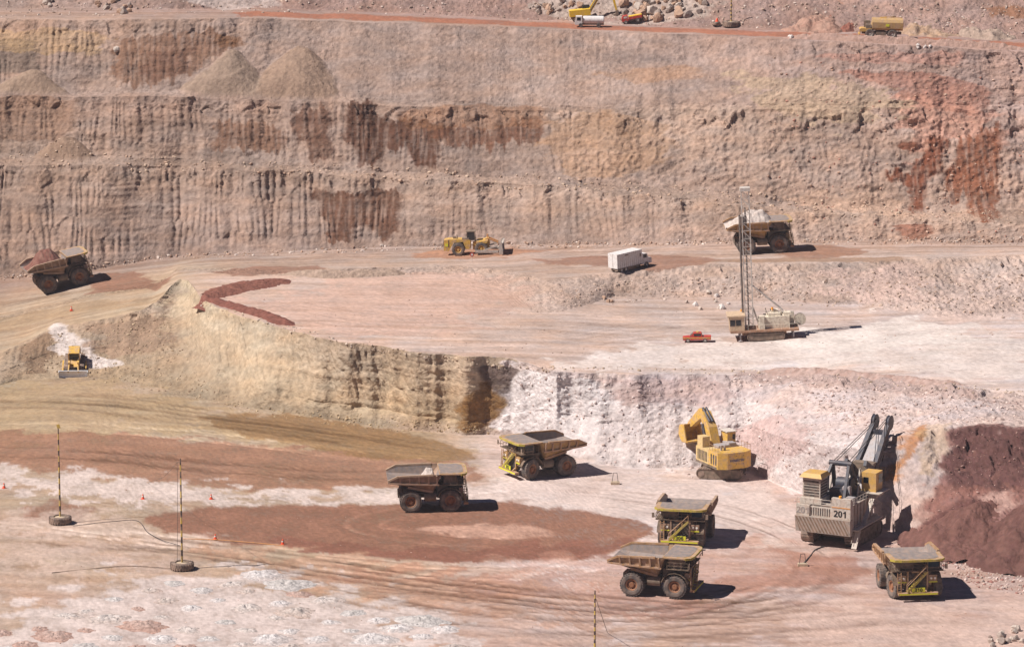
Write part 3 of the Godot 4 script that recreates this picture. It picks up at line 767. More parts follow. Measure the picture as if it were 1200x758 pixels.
# ---------------------------------------------------------------- mesh builder
class MB:
	var v := PackedVector3Array()
	var n := PackedVector3Array()
	func tri(a: Vector3, b: Vector3, c: Vector3, nn := Vector3.ZERO):
		var g := (c - a).cross(b - a)
		if nn == Vector3.ZERO: nn = g.normalized()
		elif g.dot(nn) < 0.0:
			var t := b
			b = c
			c = t
		v.append(a); v.append(b); v.append(c)
		n.append(nn); n.append(nn); n.append(nn)
	func tri3(a: Vector3, b: Vector3, c: Vector3, na: Vector3, nb: Vector3, nc: Vector3):
		if (c - a).cross(b - a).dot(na + nb + nc) < 0.0:
			v.append(a); v.append(c); v.append(b)
			n.append(na); n.append(nc); n.append(nb)
		else:
			v.append(a); v.append(b); v.append(c)
			n.append(na); n.append(nb); n.append(nc)
	func quad(a: Vector3, b: Vector3, c: Vector3, d: Vector3, out := Vector3.ZERO):
		var g := (c - a).cross(b - a) + (d - a).cross(c - a)
		var nn := g.normalized()
		if out != Vector3.ZERO and nn.dot(out) < 0.0: nn = -nn
		tri(a, b, c, nn)
		tri(a, c, d, nn)
	func box(c: Vector3, s: Vector3, b := Basis.IDENTITY):
		hexa([c + b * (Vector3(-1, -1, -1) * s / 2), c + b * (Vector3(1, -1, -1) * s / 2), c + b * (Vector3(1, -1, 1) * s / 2), c + b * (Vector3(-1, -1, 1) * s / 2),
			c + b * (Vector3(-1, 1, -1) * s / 2), c + b * (Vector3(1, 1, -1) * s / 2), c + b * (Vector3(1, 1, 1) * s / 2), c + b * (Vector3(-1, 1, 1) * s / 2)])
	func span(x0: float, x1: float, y0: float, y1: float, z0: float, z1: float):
		box(Vector3(x0 + x1, y0 + y1, z0 + z1) / 2, Vector3(absf(x1 - x0), absf(y1 - y0), absf(z1 - z0)))
	func hexa(p: Array):            # bottom four, top four
		var m := Vector3.ZERO
		for q in p: m += q / 8.0
		for f in [[0, 1, 2, 3], [4, 5, 6, 7], [0, 1, 5, 4], [1, 2, 6, 5], [2, 3, 7, 6], [3, 0, 4, 7]]:
			var fc: Vector3 = (p[f[0]] + p[f[1]] + p[f[2]] + p[f[3]]) / 4.0
			quad(p[f[0]], p[f[1]], p[f[2]], p[f[3]], fc - m)
	func beam(a: Vector3, b: Vector3, w: float, h: float, up := Vector3.UP):     # box from a to b
		var x := (b - a).normalized()
		if absf(x.dot(up)) > 0.98: up = Vector3(0, 0, 1)
		var z := x.cross(up).normalized()
		box((a + b) / 2, Vector3((b - a).length(), h, w), Basis(x, z.cross(x), z))
	func prism(poly: Array, z0: float, z1: float):     # outline in x, y; pulled along z
		var pl := PackedVector2Array(poly)
		var ix := Geometry2D.triangulate_polygon(pl)
		for i in range(0, ix.size(), 3):
			for zz in [z0, z1]:
				tri(Vector3(pl[ix[i]].x, pl[ix[i]].y, zz), Vector3(pl[ix[i + 1]].x, pl[ix[i + 1]].y, zz), Vector3(pl[ix[i + 2]].x, pl[ix[i + 2]].y, zz), Vector3(0, 0, signf(zz - (z0 + z1) / 2)))
		var cw := Geometry2D.is_polygon_clockwise(pl)
		for i in pl.size():
			var a := pl[i]
			var b := pl[(i + 1) % pl.size()]
			var o := Vector2(b.y - a.y, a.x - b.x) * (-1.0 if cw else 1.0)
			quad(Vector3(a.x, a.y, z0), Vector3(b.x, b.y, z0), Vector3(b.x, b.y, z1), Vector3(a.x, a.y, z1), Vector3(o.x, o.y, 0))
	func plate(poly: Array, y0: float, y1: float):     # outline in x, z; pulled along y
		var k := v.size()
		prism(poly, y0, y1)
		for i in range(k, v.size()):
			v[i] = Vector3(v[i].x, v[i].z, v[i].y)
			n[i] = Vector3(n[i].x, n[i].z, n[i].y)
		for i in range(k, v.size(), 3):
			var t := v[i + 1]
			v[i + 1] = v[i + 2]
			v[i + 2] = t
	func tube(a: Vector3, b: Vector3, r: float, seg := 8, r2 := -1.0):
		if r2 < 0.0: r2 = r
		var ax := (b - a).normalized()
		var u := ax.cross(Vector3(0, 1, 0) if absf(ax.y) < 0.9 else Vector3(1, 0, 0)).normalized()
		var w := ax.cross(u)
		for i in seg:
			var t0 := TAU * i / seg
			var t1 := TAU * (i + 1) / seg
			var d0 := u * cos(t0) + w * sin(t0)
			var d1 := u * cos(t1) + w * sin(t1)
			tri3(a + d0 * r, a + d1 * r, b + d1 * r2, d0, d1, d1)
			tri3(a + d0 * r, b + d1 * r2, b + d0 * r2, d0, d1, d0)
			tri(a, a + d0 * r, a + d1 * r, -ax)
			tri(b, b + d0 * r2, b + d1 * r2, ax)
	func lathe(prof: Array, o: Vector3, ax: Vector3, seg := 24):     # profile of (along axis, radius)
		var u := ax.cross(Vector3(0, 1, 0) if absf(ax.y) < 0.9 else Vector3(1, 0, 0)).normalized()
		var w := ax.cross(u)
		for i in seg:
			var t0 := TAU * i / seg
			var t1 := TAU * (i + 1) / seg
			var d0 := u * cos(t0) + w * sin(t0)
			var d1 := u * cos(t1) + w * sin(t1)
			for j in prof.size() - 1:
				var p: Vector2 = prof[j]
				var q: Vector2 = prof[j + 1]
				var sl := Vector2(q.y - p.y, -(q.x - p.x)).normalized()      # (axial, radial) normal
				var n0 := -(ax * sl.x + d0 * sl.y)
				var n1 := -(ax * sl.x + d1 * sl.y)
				if p.y > 0.0001: tri3(o + ax * p.x + d0 * p.y, o + ax * p.x + d1 * p.y, o + ax * q.x + d1 * q.y, n0, n1, n1)
				if q.y > 0.0001: tri3(o + ax * p.x + d0 * p.y, o + ax * q.x + d1 * q.y, o + ax * q.x + d0 * q.y, n0, n1, n0)
	func mesh() -> ArrayMesh:
		var a := []
		a.resize(Mesh.ARRAY_MAX)
		a[Mesh.ARRAY_VERTEX] = v
		a[Mesh.ARRAY_NORMAL] = n
		var m := ArrayMesh.new()
		m.add_surface_from_arrays(Mesh.PRIMITIVE_TRIANGLES, a)
		return m

func numbered(called: String) -> String:
	var k: int = name_count.get(called, 0)
	name_count[called] = k + 1
	return called if k == 0 else "%s_%03d" % [called, k]

func tag(o: Node, label: String, category: String, group := ""):
	o.set_meta("label", label)
	o.set_meta("category", category)
	if group != "": o.set_meta("group", group)

func thing(called: String, label: String, category: String, at := Vector3.ZERO, yaw := 0.0, group := "") -> Node3D:
	var o := Node3D.new()
	o.name = numbered(called)
	add_child(o)
	o.position = at
	o.rotation.y = yaw
	tag(o, label, category, group)
	return o

func part(called: String, b: MB, m: Material, parent: Node) -> MeshInstance3D:
	return part_mesh(called, b.mesh(), m, parent)

func part_mesh(called: String, me: Mesh, m: Material, parent: Node) -> MeshInstance3D:
	var o := MeshInstance3D.new()
	o.name = numbered(called) if parent == self else called
	o.mesh = me
	o.material_override = m
	parent.add_child(o, true)
	return o

func copy(o: Node3D, label := "", group := "") -> Node3D:
	var c: Node3D = o.duplicate()
	c.name = numbered(String(o.name).split("_00")[0])
	add_child(c)
	if label != "": c.set_meta("label", label)
	if group != "": c.set_meta("group", group)
	return c

# stands a vehicle on the ground at a photo pixel, tilted with the ground under it
func seat(o: Node3D, px: float, py: float, yaw_deg: float, half_len := 3.2, lift := 0.0):
	var p := surf(px, py)
	var yaw := deg_to_rad(yaw_deg)
	var f := Vector3(cos(yaw), 0, -sin(yaw))
	var a := p + f * half_len
	var b := p - f * half_len
	a.y = ground_y(a.x, a.z)
	b.y = ground_y(b.x, b.z)
	var side := Vector3(-f.z, 0, f.x)
	var up := side.cross(a - b).normalized()
	if up.y < 0: up = -up
	var x := (a - b).normalized()
	o.transform = Transform3D(Basis(x, up, x.cross(up)), (a + b) / 2 + Vector3(0, lift, 0))

func text(s: String, height: float, depth: float, m: Material, parent: Node, at: Vector3, turn_y: float, called := "number", serif := false):
	var t := TextMesh.new()
	t.text = s
	var f := SystemFont.new()
	f.font_names = PackedStringArray(["Droid Sans"])
	f.font_weight = 700
	t.font = f
	t.font_size = 64
	t.pixel_size = height / 46.0
	t.depth = depth
	var o := part_mesh(called, t, m, parent)
	o.position = at
	o.rotation.y = turn_y
	return o

# ---------------------------------------------------------------- haul trucks. +x is forward, +z the right-hand side
var tyre_mesh: ArrayMesh
var rim_mesh: ArrayMesh

func tyre_shape(R: float, w: float, lugs := 26) -> ArrayMesh:
	var b := MB.new()
	var h := w / 2
	b.lathe([Vector2(-h * 0.72, R * 0.46), Vector2(-h, R * 0.58), Vector2(-h * 1.04, R * 0.82), Vector2(-h * 0.86, R * 0.95), Vector2(-h * 0.6, R * 0.985), Vector2(h * 0.6, R * 0.985), Vector2(h * 0.86, R * 0.95), Vector2(h * 1.04, R * 0.82), Vector2(h, R * 0.58), Vector2(h * 0.72, R * 0.46)], Vector3.ZERO, Vector3(0, 0, 1), 36)
	for i in lugs:
		for s in [-1, 1]:
			var a: float = TAU * (i + (0.5 if s > 0 else 0.0)) / lugs
			var bs := Basis(Vector3(0, 0, 1), a)
			b.box(bs * Vector3(R * 0.965, 0, 0) + Vector3(0, 0, s * h * 0.52), Vector3(R * 0.07, R * 0.13, h * 0.9), bs)
	return b.mesh()

func rim_shape(R: float, w: float) -> ArrayMesh:
	var b := MB.new()
	var h := w / 2
	b.lathe([Vector2(-h * 0.75, R * 0.0), Vector2(-h * 0.75, R * 0.2), Vector2(-h * 0.4, R * 0.24), Vector2(-h * 0.35, R * 0.36), Vector2(-h * 0.8, R * 0.44), Vector2(-h * 0.86, R * 0.5), Vector2(h * 0.86, R * 0.5), Vector2(h * 0.8, R * 0.44), Vector2(h * 0.35, R * 0.36), Vector2(h * 0.4, R * 0.24), Vector2(h * 0.75, R * 0.2), Vector2(h * 0.75, 0.0)], Vector3.ZERO, Vector3(0, 0, 1), 20)
	for i in 12:
		for s in [-1, 1]:
			var a := TAU * i / 12
			b.box(Vector3(cos(a) * R * 0.32, sin(a) * R * 0.32, s * h * 0.4), Vector3(0.09, 0.09, 0.14))
	return b.mesh()

func wheel(parent: Node, at: Vector3, tm: Mesh, rm: Mesh, tyre_mat: Material, rim_mat: Material, steer := 0.0):
	var t := part_mesh("tyre", tm, tyre_mat, parent)
	t.position = at
	t.rotation.y = steer
	part_mesh("rim", rm, rim_mat, t)

func haul_truck(label: String, num: String, steer := 0.0, paint: Material = null) -> Node3D:
	var t := thing("haul_truck", label, "haul truck", Vector3.ZERO, 0.0, "haul trucks working in the pit")
	if paint == null: paint = M.truck
	var Y: Material = paint
	var RL: Material = M.dusty_yellow if paint != M.truck_brown else M.rail_grey
	if tyre_mesh == null:
		tyre_mesh = tyre_shape(1.8, 1.12)
		rim_mesh = rim_shape(1.8, 1.12)
	for s in [-1.0, 1.0]:
		wheel(t, Vector3(3.3, 1.8, s * 3.05), tyre_mesh, rim_mesh, M.rubber, M.rim, deg_to_rad(steer))
		wheel(t, Vector3(-3.2, 1.8, s * 3.55), tyre_mesh, rim_mesh, M.rubber, M.rim)
		wheel(t, Vector3(-3.2, 1.8, s * 2.25), tyre_mesh, rim_mesh, M.rubber, M.rim)
	# chassis
	var b := MB.new()
	for s in [-1.0, 1.0]:
		b.span(-5.2, 5.1, 1.9, 2.75, s * 1.0 - 0.25, s * 1.0 + 0.25)
		b.span(1.9, 5.0, 2.3, 4.3, s * 1.75 - 0.35, s * 1.75 + 0.35)
	b.tube(Vector3(-3.2, 1.8, -2.0), Vector3(-3.2, 1.8, 2.0), 0.95, 14)
	b.tube(Vector3(3.3, 1.9, -2.5), Vector3(3.3, 1.9, 2.5), 0.4, 10)
	b.span(-0.4, 0.4, 1.9, 2.9, -1.0, 1.0)
	b.span(-5.2, -4.5, 2.0, 2.9, -1.25, 1.25)
	b.span(1.2, 2.0, 2.0, 4.2, -2.2, 2.2)
	part("frame", b, M.dark, t)
	b = MB.new()
	b.span(1.9, 5.15, 1.7, 4.3, -1.4, 1.4)
	part("engine_block", b, M.dark, t)
	for s in [-1.0, 1.0]:
		b = MB.new()
		b.tube(Vector3(0.6, 2.0, s * 1.45), Vector3(-0.6, 3.6, s * 1.5), 0.24, 10)
		b.tube(Vector3(0.0, 2.8, s * 1.47), Vector3(-0.9, 4.0, s * 1.5), 0.15, 8)
		part("hoist_cylinder", b, M.dark, t)
		b = MB.new()     # curved fender over the front wheel
		for i in 6:
			var a0 := deg_to_rad(15 + i * 25)
			var a1 := deg_to_rad(40 + i * 25)
			b.beam(Vector3(3.3 + cos(a0) * 2.12, 1.9 + sin(a0) * 2.05, s * 3.1), Vector3(3.3 + cos(a1) * 2.12, 1.9 + sin(a1) * 2.05, s * 3.1), 1.25, 0.1)
		part("fender", b, M.deck, t)
		b = MB.new()
		b.tube(Vector3(-0.95, 2.35, s * 2.75), Vector3(1.0, 2.35, s * 2.75), 0.72, 16)
		b.span(-0.7, 0.8, 2.2, 3.1, s * 1.2, s * 2.4)
		part("fuel_tank" if s > 0 else "hydraulic_tank", b, M.dark, t)
	# front: radiator grille with louvres, side frames, headlights, bumper, stairway
	b = MB.new()
	b.span(5.1, 5.22, 1.85, 4.25, -1.45, 1.45)
	for i in 9: b.box(Vector3(5.27, 2.05 + i * 0.26, 0), Vector3(0.07, 0.09, 2.8), Basis(Vector3(0, 0, 1), 0.4))
	part("grille", b, M.grille, t)
	b = MB.new()
	for s in [-1.0, 1.0]: b.span(5.05, 5.4, 1.7, 4.5, s * 1.5 - 0.13, s * 1.5 + 0.13)
	b.span(5.05, 5.4, 4.28, 4.5, -1.4, 0.9)
	part("grille_frame", b, Y, t)
	for s in [-1.0, 1.0]:
		b = MB.new()
		b.span(4.7, 5.35, 2.95, 3.9, s * 2.35 - 0.62, s * 2.35 + 0.62)
		b.span(4.9, 5.2, 2.4, 2.95, s * 2.0 - 0.15, s * 2.0 + 0.15)
		var hb := part("headlight_box", b, Y, t)
		b = MB.new()
		b.span(5.36, 5.42, 2.78, 2.93, s * 2.35 - 0.66, s * 2.35 + 0.66)
		part("reflective_stripe", b, M.lime, hb)
		for k in 2:
			b = MB.new()
			b.tube(Vector3(5.34, 3.42, s * 2.35 - 0.28 + 0.56 * k), Vector3(5.45, 3.42, s * 2.35 - 0.28 + 0.56 * k), 0.17, 12)
			part("headlight", b, M.lamp, hb)
	b = MB.new()
	b.span(5.5, 6.25, 1.05, 1.42, -3.0, 3.0)
	for s in [-1.0, 1.0]: b.beam(Vector3(4.9, 1.9, s * 1.2), Vector3(5.7, 1.3, s * 1.2), 0.35, 0.4)
	var bum := part("bumper", b, M.dusty_yellow, t)
	b = MB.new()
	b.span(6.252, 6.27, 1.12, 1.34, -2.9, 2.9)
	part("reflective_stripe", b, M.lime, bum)
	b = MB.new()
	var s0 := Vector3(5.95, 1.5, 1.7)
	var s1 := Vector3(5.55, 4.45, -1.35)
	for q in [-0.32, 0.32]:
		b.beam(s0 + Vector3(q, 0, 0), s1 + Vector3(q, 0, 0), 0.09, 0.3)
	for i in 9: b.box(s0.lerp(s1, (i + 0.5) / 9.0), Vector3(0.6, 0.06, 0.3))
	var st := part("stairway", b, M.lime_dusty, t)
	b = MB.new()
	for q in [-0.34, 0.34]:
		b.tube(s0 + Vector3(q, 1.0, 0), s1 + Vector3(q, 1.0, 0), 0.045, 6)
		for i in 4: b.tube(s0.lerp(s1, i / 3.0) + Vector3(q, 0, 0), s0.lerp(s1, i / 3.0) + Vector3(q, 1.0, 0), 0.035, 6)
	part("handrail", b, M.dusty_yellow, st)
	b = MB.new()     # side ladders to the deck
	for q in [2.55, 3.1]: b.beam(Vector3(5.75, 1.3, q), Vector3(5.55, 4.4, q), 0.08, 0.14)
	for i in 8: b.tube(Vector3(5.74 - i * 0.024, 1.6 + i * 0.36, 2.55), Vector3(5.74 - i * 0.024, 1.6 + i * 0.36, 3.1), 0.035, 6)
	part("ladder", b, M.dusty_yellow, t)
	if num != "":
		b = MB.new()
		b.span(6.02, 6.1, 1.5, 2.15, -1.0, 1.0)
		var pl := part("number_board", b, M.lime, t)
		text(num, 0.55, 0.02, M.black, pl, Vector3(6.12, 1.83, 0), PI / 2, "number")
	# deck, cab, cabinets
	b = MB.new()
	b.plate([Vector2(1.9, -3.9), Vector2(5.5, -3.9), Vector2(5.5, 3.9), Vector2(1.9, 3.9)], 4.5, 4.62)
	var dk := part("deck", b, M.deck, t)
	b = MB.new()
	for zz in [-3.85, 3.85]:
		for i in 4: b.tube(Vector3(2.2 + i * 1.08, 4.6, zz), Vector3(2.2 + i * 1.08, 5.6, zz), 0.04, 6)
		for yy in [5.1, 5.6]: b.tube(Vector3(2.2, yy, zz), Vector3(5.44, yy, zz), 0.035, 6)
		if zz < 0:
			part("handrail", b, M.deck, dk)
			b = MB.new()
	for yy in [5.1, 5.6]: b.tube(Vector3(5.44, yy, -1.2), Vector3(5.44, yy, 3.85), 0.035, 6)
	for i in 6: b.tube(Vector3(5.44, 4.6, -1.2 + i * 1.01), Vector3(5.44, 5.6, -1.2 + i * 1.01), 0.035, 6)
	part("handrail", b, M.deck, dk)
	b = MB.new()
	b.prism([Vector2(2.9, 4.62), Vector2(5.0, 4.62), Vector2(4.75, 6.15), Vector2(2.9, 6.15)], -3.55, -1.5)
	var cab := part("cab", b, M.shaded_yellow, t)
	b = MB.new()
	b.quad(Vector3(4.96, 5.02, -3.35), Vector3(4.96, 5.02, -1.7), Vector3(4.80, 5.98, -1.7), Vector3(4.80, 5.98, -3.35), Vector3(1, 0.2, 0))
	b.span(3.1, 4.6, 5.1, 5.95, -3.57, -3.56)
	b.span(3.1, 4.6, 5.1, 5.95, -1.49, -1.48)
	part("window", b, M.glass, cab)
	b = MB.new()
	b.span(2.3, 4.3, 4.63, 5.95, 0.4, 3.2)
	b.span(2.3, 3.4, 4.63, 5.6, -1.2, 0.2)
	part("electrical_cabinet", b, M.dark, t)
	for s in [-1.0, 1.0]:
		b = MB.new()
		b.tube(Vector3(5.4, 4.9, s * 3.95), Vector3(5.7, 5.5, s * 4.25), 0.04, 6)
		b.span(5.66, 5.74, 4.9, 5.7, s * 4.25 - 0.2, s * 4.25 + 0.2)
		part("mirror", b, M.dark, t)
	# dump body: stations of (x, floor y, rim y)
	var S := [Vector3(-6.9, 5.05, 5.35), Vector3(-5.3, 4.55, 6.12), Vector3(0.5, 2.95, 6.3), Vector3(1.75, 6.1, 6.34)]
	var hf := [3.05, 3.05, 2.95, 3.1]
	var hr := [3.95, 4.12, 4.12, 4.1]
	b = MB.new()
	var th := 0.14
	var ky := [5.06, 4.9, 4.65, 6.2]
	var kz := [3.85, 3.9, 3.85, 4.0]
	var fz := [3.0, 2.6, 2.3, 3.0]
	for i in 3:
		var p: Vector3 = S[i]
		var q: Vector3 = S[i + 1]
		for sd in [-1.0, 1.0]:
			for o in [0.0, th]:
				var dir: Vector3 = Vector3(0, -0.1, sd) * (1.0 if o > 0 else -1.0)
				b.quad(Vector3(p.x, ky[i], sd * (kz[i] + o)), Vector3(q.x, ky[i + 1], sd * (kz[i + 1] + o)), Vector3(q.x, q.z, sd * (hr[i + 1] + o)), Vector3(p.x, p.z, sd * (hr[i] + o)), dir)
				b.quad(Vector3(p.x, p.y, sd * (fz[i] + o)), Vector3(q.x, q.y, sd * (fz[i + 1] + o)), Vector3(q.x, ky[i + 1], sd * (kz[i + 1] + o)), Vector3(p.x, ky[i], sd * (kz[i] + o)), dir)
		for o in [0.0, -th]:
			b.quad(Vector3(p.x, p.y + o, -fz[i] - th), Vector3(q.x, q.y + o, -fz[i + 1] - th), Vector3(q.x, q.y + o, fz[i + 1] + th), Vector3(p.x, p.y + o, fz[i] + th), Vector3(0, 1 if o == 0.0 else -1, 0))
	b.quad(Vector3(-6.9, 5.05, -3.9), Vector3(-6.9, 5.05, 3.9), Vector3(-6.9, 4.85, 3.9), Vector3(-6.9, 4.85, -3.9), Vector3(-1, 0, 0))
	var body := part("dump_body", b, Y, t)
	# liner plates worn to bare steel inside
	b = MB.new()
	for i in 3:
		var p: Vector3 = S[i]
		var q: Vector3 = S[i + 1]
		b.quad(Vector3(p.x, p.y + 0.03, -fz[i] + 0.03), Vector3(q.x, q.y + 0.03, -fz[i + 1] + 0.03), Vector3(q.x, q.y + 0.03, fz[i + 1] - 0.03), Vector3(p.x, p.y + 0.03, fz[i] - 0.03), Vector3(0, 1, 0))
		if i == 2: continue
		for sd in [-1.0, 1.0]:
			b.quad(Vector3(p.x, p.y + 0.03, sd * (fz[i] - 0.03)), Vector3(q.x, q.y + 0.03, sd * (fz[i + 1] - 0.03)), Vector3(q.x, ky[i + 1], sd * (kz[i + 1] - 0.03)), Vector3(p.x, ky[i], sd * (kz[i] - 0.03)), Vector3(0, 0.5, -sd))
			b.quad(Vector3(p.x, ky[i], sd * (kz[i] - 0.03)), Vector3(q.x, ky[i + 1], sd * (kz[i + 1] - 0.03)), Vector3(q.x, q.z, sd * (hr[i + 1] - 0.03)), Vector3(p.x, p.z, sd * (hr[i] - 0.03)), Vector3(0, 0.1, -sd))
	part("floor_liner", b, M.body_steel, body)
	for sd in [-1.0, 1.0]:
		b = MB.new()
		for i in 2:
			var p: Vector3 = S[i]
			var q: Vector3 = S[i + 1]
			b.beam(Vector3(p.x, p.z, sd * (hr[i] + 0.12)), Vector3(q.x, q.z, sd * (hr[i + 1] + 0.12)), 0.42, 0.28)
		part("rim_rail", b, RL, body)
		b = MB.new()
		for i in 2: b.beam(Vector3(S[i].x, ky[i] + 0.05, sd * (kz[i] + 0.28)), Vector3(S[i + 1].x + (0.9 if i == 1 else 0.0), ky[i + 1] + 0.05, sd * (kz[i + 1] + 0.28)), 0.34, 0.28)
		part("lower_rail", b, RL, body)
		b = MB.new()
		b.beam(Vector3(-3.6, 4.05, sd * 3.0), Vector3(0.5, 3.15, sd * 2.75), 0.3, 0.4)
		part("belly_beam", b, RL, body)
		for i in 5:
			var x: float = [-4.9, -3.35, -1.8, -0.25, 1.1][i]
			var f := clampf((x + 5.3) / 5.8, 0.0, 1.0)
			b = MB.new()
			b.beam(Vector3(x, lerpf(4.9, 4.65, f), sd * 4.1), Vector3(x - 0.1, 6.14 + 0.12 * f, sd * 4.32), 0.24, 0.4, Vector3(0, 0, 1))
			part("rib", b, RL, body)
	# canopy over the cab
	b = MB.new()
	b.plate([Vector2(1.5, -4.1), Vector2(5.0, -4.1), Vector2(5.75, -3.55), Vector2(6.0, -2.6), Vector2(6.0, 2.6), Vector2(5.75, 3.55), Vector2(5.0, 4.1), Vector2(1.5, 4.1)], 6.22, 6.42)
	for sd in [-1.0, 1.0]: b.beam(Vector3(1.6, 6.05, sd * 2.2), Vector3(5.4, 6.18, sd * 2.2), 0.3, 0.3)
	var can := part("canopy", b, M.canopy, body)
	b = MB.new()
	b.plate([Vector2(1.6, -3.5), Vector2(4.6, -3.3), Vector2(5.4, -2.4), Vector2(5.5, 0), Vector2(5.4, 2.4), Vector2(4.6, 3.3), Vector2(1.6, 3.5)], 6.42, 6.45)
	part("wear_plate", b, M.body_steel, can)
	b = MB.new()
	b.beam(Vector3(6.03, 6.26, -2.6), Vector3(6.03, 6.26, 2.6), 0.06, 0.34)
	for sd in [-1.0, 1.0]:
		b.beam(Vector3(6.03, 6.26, sd * 2.6), Vector3(5.78, 6.26, sd * 3.57), 0.06, 0.34)
		b.beam(Vector3(5.78, 6.26, sd * 3.57), Vector3(5.02, 6.26, sd * 4.13), 0.06, 0.34)
	part("canopy_edge", b, M.lime_dusty, can)
	return t

# a heap of broken ground lying in a dump body; local frame of its truck
func heap_mesh(x0: float, x1: float, hz: float, base: float, top: float, seed_: int, peak := 0.55) -> ArrayMesh:
	var n := noise(seed_, 0.5, 4)
	var b := MB.new()
	var NX := 44
	var NZ := 28
	var f := func(i: int, j: int) -> Vector3:
		var u := float(i) / NX
		var w := float(j) / NZ * 2.0 - 1.0
		var x := lerpf(x0, x1, u)
		var k := 1.0 - absf(u - peak) / (peak if u < peak else 1.0 - peak)
		var h := minf(k * 1.35, 1.0) * (1.0 - pow(absf(w), 1.6))
		return Vector3(x, base + (top - base) * h + n.get_noise_2d(x, w * 4.0) * 0.4, w * hz * lerpf(0.75, 1.0, minf(k * 2.0, 1.0)))
	for i in NX:
		for j in NZ:
			var p0: Vector3 = f.call(i, j)
			var p1: Vector3 = f.call(i + 1, j)
			var p2: Vector3 = f.call(i + 1, j + 1)
			var p3: Vector3 = f.call(i, j + 1)
			b.quad(p0, p1, p2, p3, Vector3.UP)
	return b.mesh()

# ---------------------------------------------------------------- tracks shared by crawler machines
func crawler(parent: Node, x0: float, x1: float, h: float, zc: float, w: float, m: Material, shoe_m: Material):
	var b := MB.new()
	var r := h / 2
	var pts := []
	for i in 9:
		var a := -PI / 2 + PI * i / 8.0
		pts.append(Vector2(x1 - r + cos(a) * r * 0.86, r + sin(a) * r * 0.86))
	for i in 9:
		var a := PI / 2 + PI * i / 8.0
		pts.append(Vector2(x0 + r + cos(a) * r * 0.86, r + sin(a) * r * 0.86))
	b.prism(pts, zc - w * 0.42, zc + w * 0.42)
	var tr := part("track_frame", b, m, parent)
	b = MB.new()
	var per := 2.0 * (x1 - x0 - h) + TAU * r
	var n := int(per / 0.42)
	for i in n:
		var s := per * i / n
		var p: Vector2
		var a: float
		var L := x1 - x0 - h
		if s < L:
			p = Vector2(x0 + r + s, 0.06)
			a = 0.0
		elif s < L + PI * r:
			a = (s - L) / r
			p = Vector2(x1 - r + sin(a) * (r - 0.06), r - cos(a) * (r - 0.06))
		elif s < 2 * L + PI * r:
			p = Vector2(x1 - r - (s - L - PI * r), h - 0.06)
			a = PI
		else:
			a = PI + (s - 2 * L - PI * r) / r
			p = Vector2(x0 + r + sin(a) * (r - 0.06), r - cos(a) * (r - 0.06))
		b.box(Vector3(p.x, p.y, zc), Vector3(0.36, 0.14, w), Basis(Vector3(0, 0, 1), a))
	part("track_shoes", b, shoe_m, tr)
	for q in [x0 + r, x1 - r]:
		b = MB.new()
		b.tube(Vector3(q, r, zc - w * 0.46), Vector3(q, r, zc + w * 0.46), r * 0.62, 16)
		part("sprocket", b, shoe_m, tr)
	for i in 5:
		b = MB.new()
		b.tube(Vector3(lerpf(x0 + h, x1 - h, i / 4.0), r * 0.45, zc - w * 0.45), Vector3(lerpf(x0 + h, x1 - h, i / 4.0), r * 0.45, zc + w * 0.45), r * 0.32, 12)
		part("roller", b, m, tr)

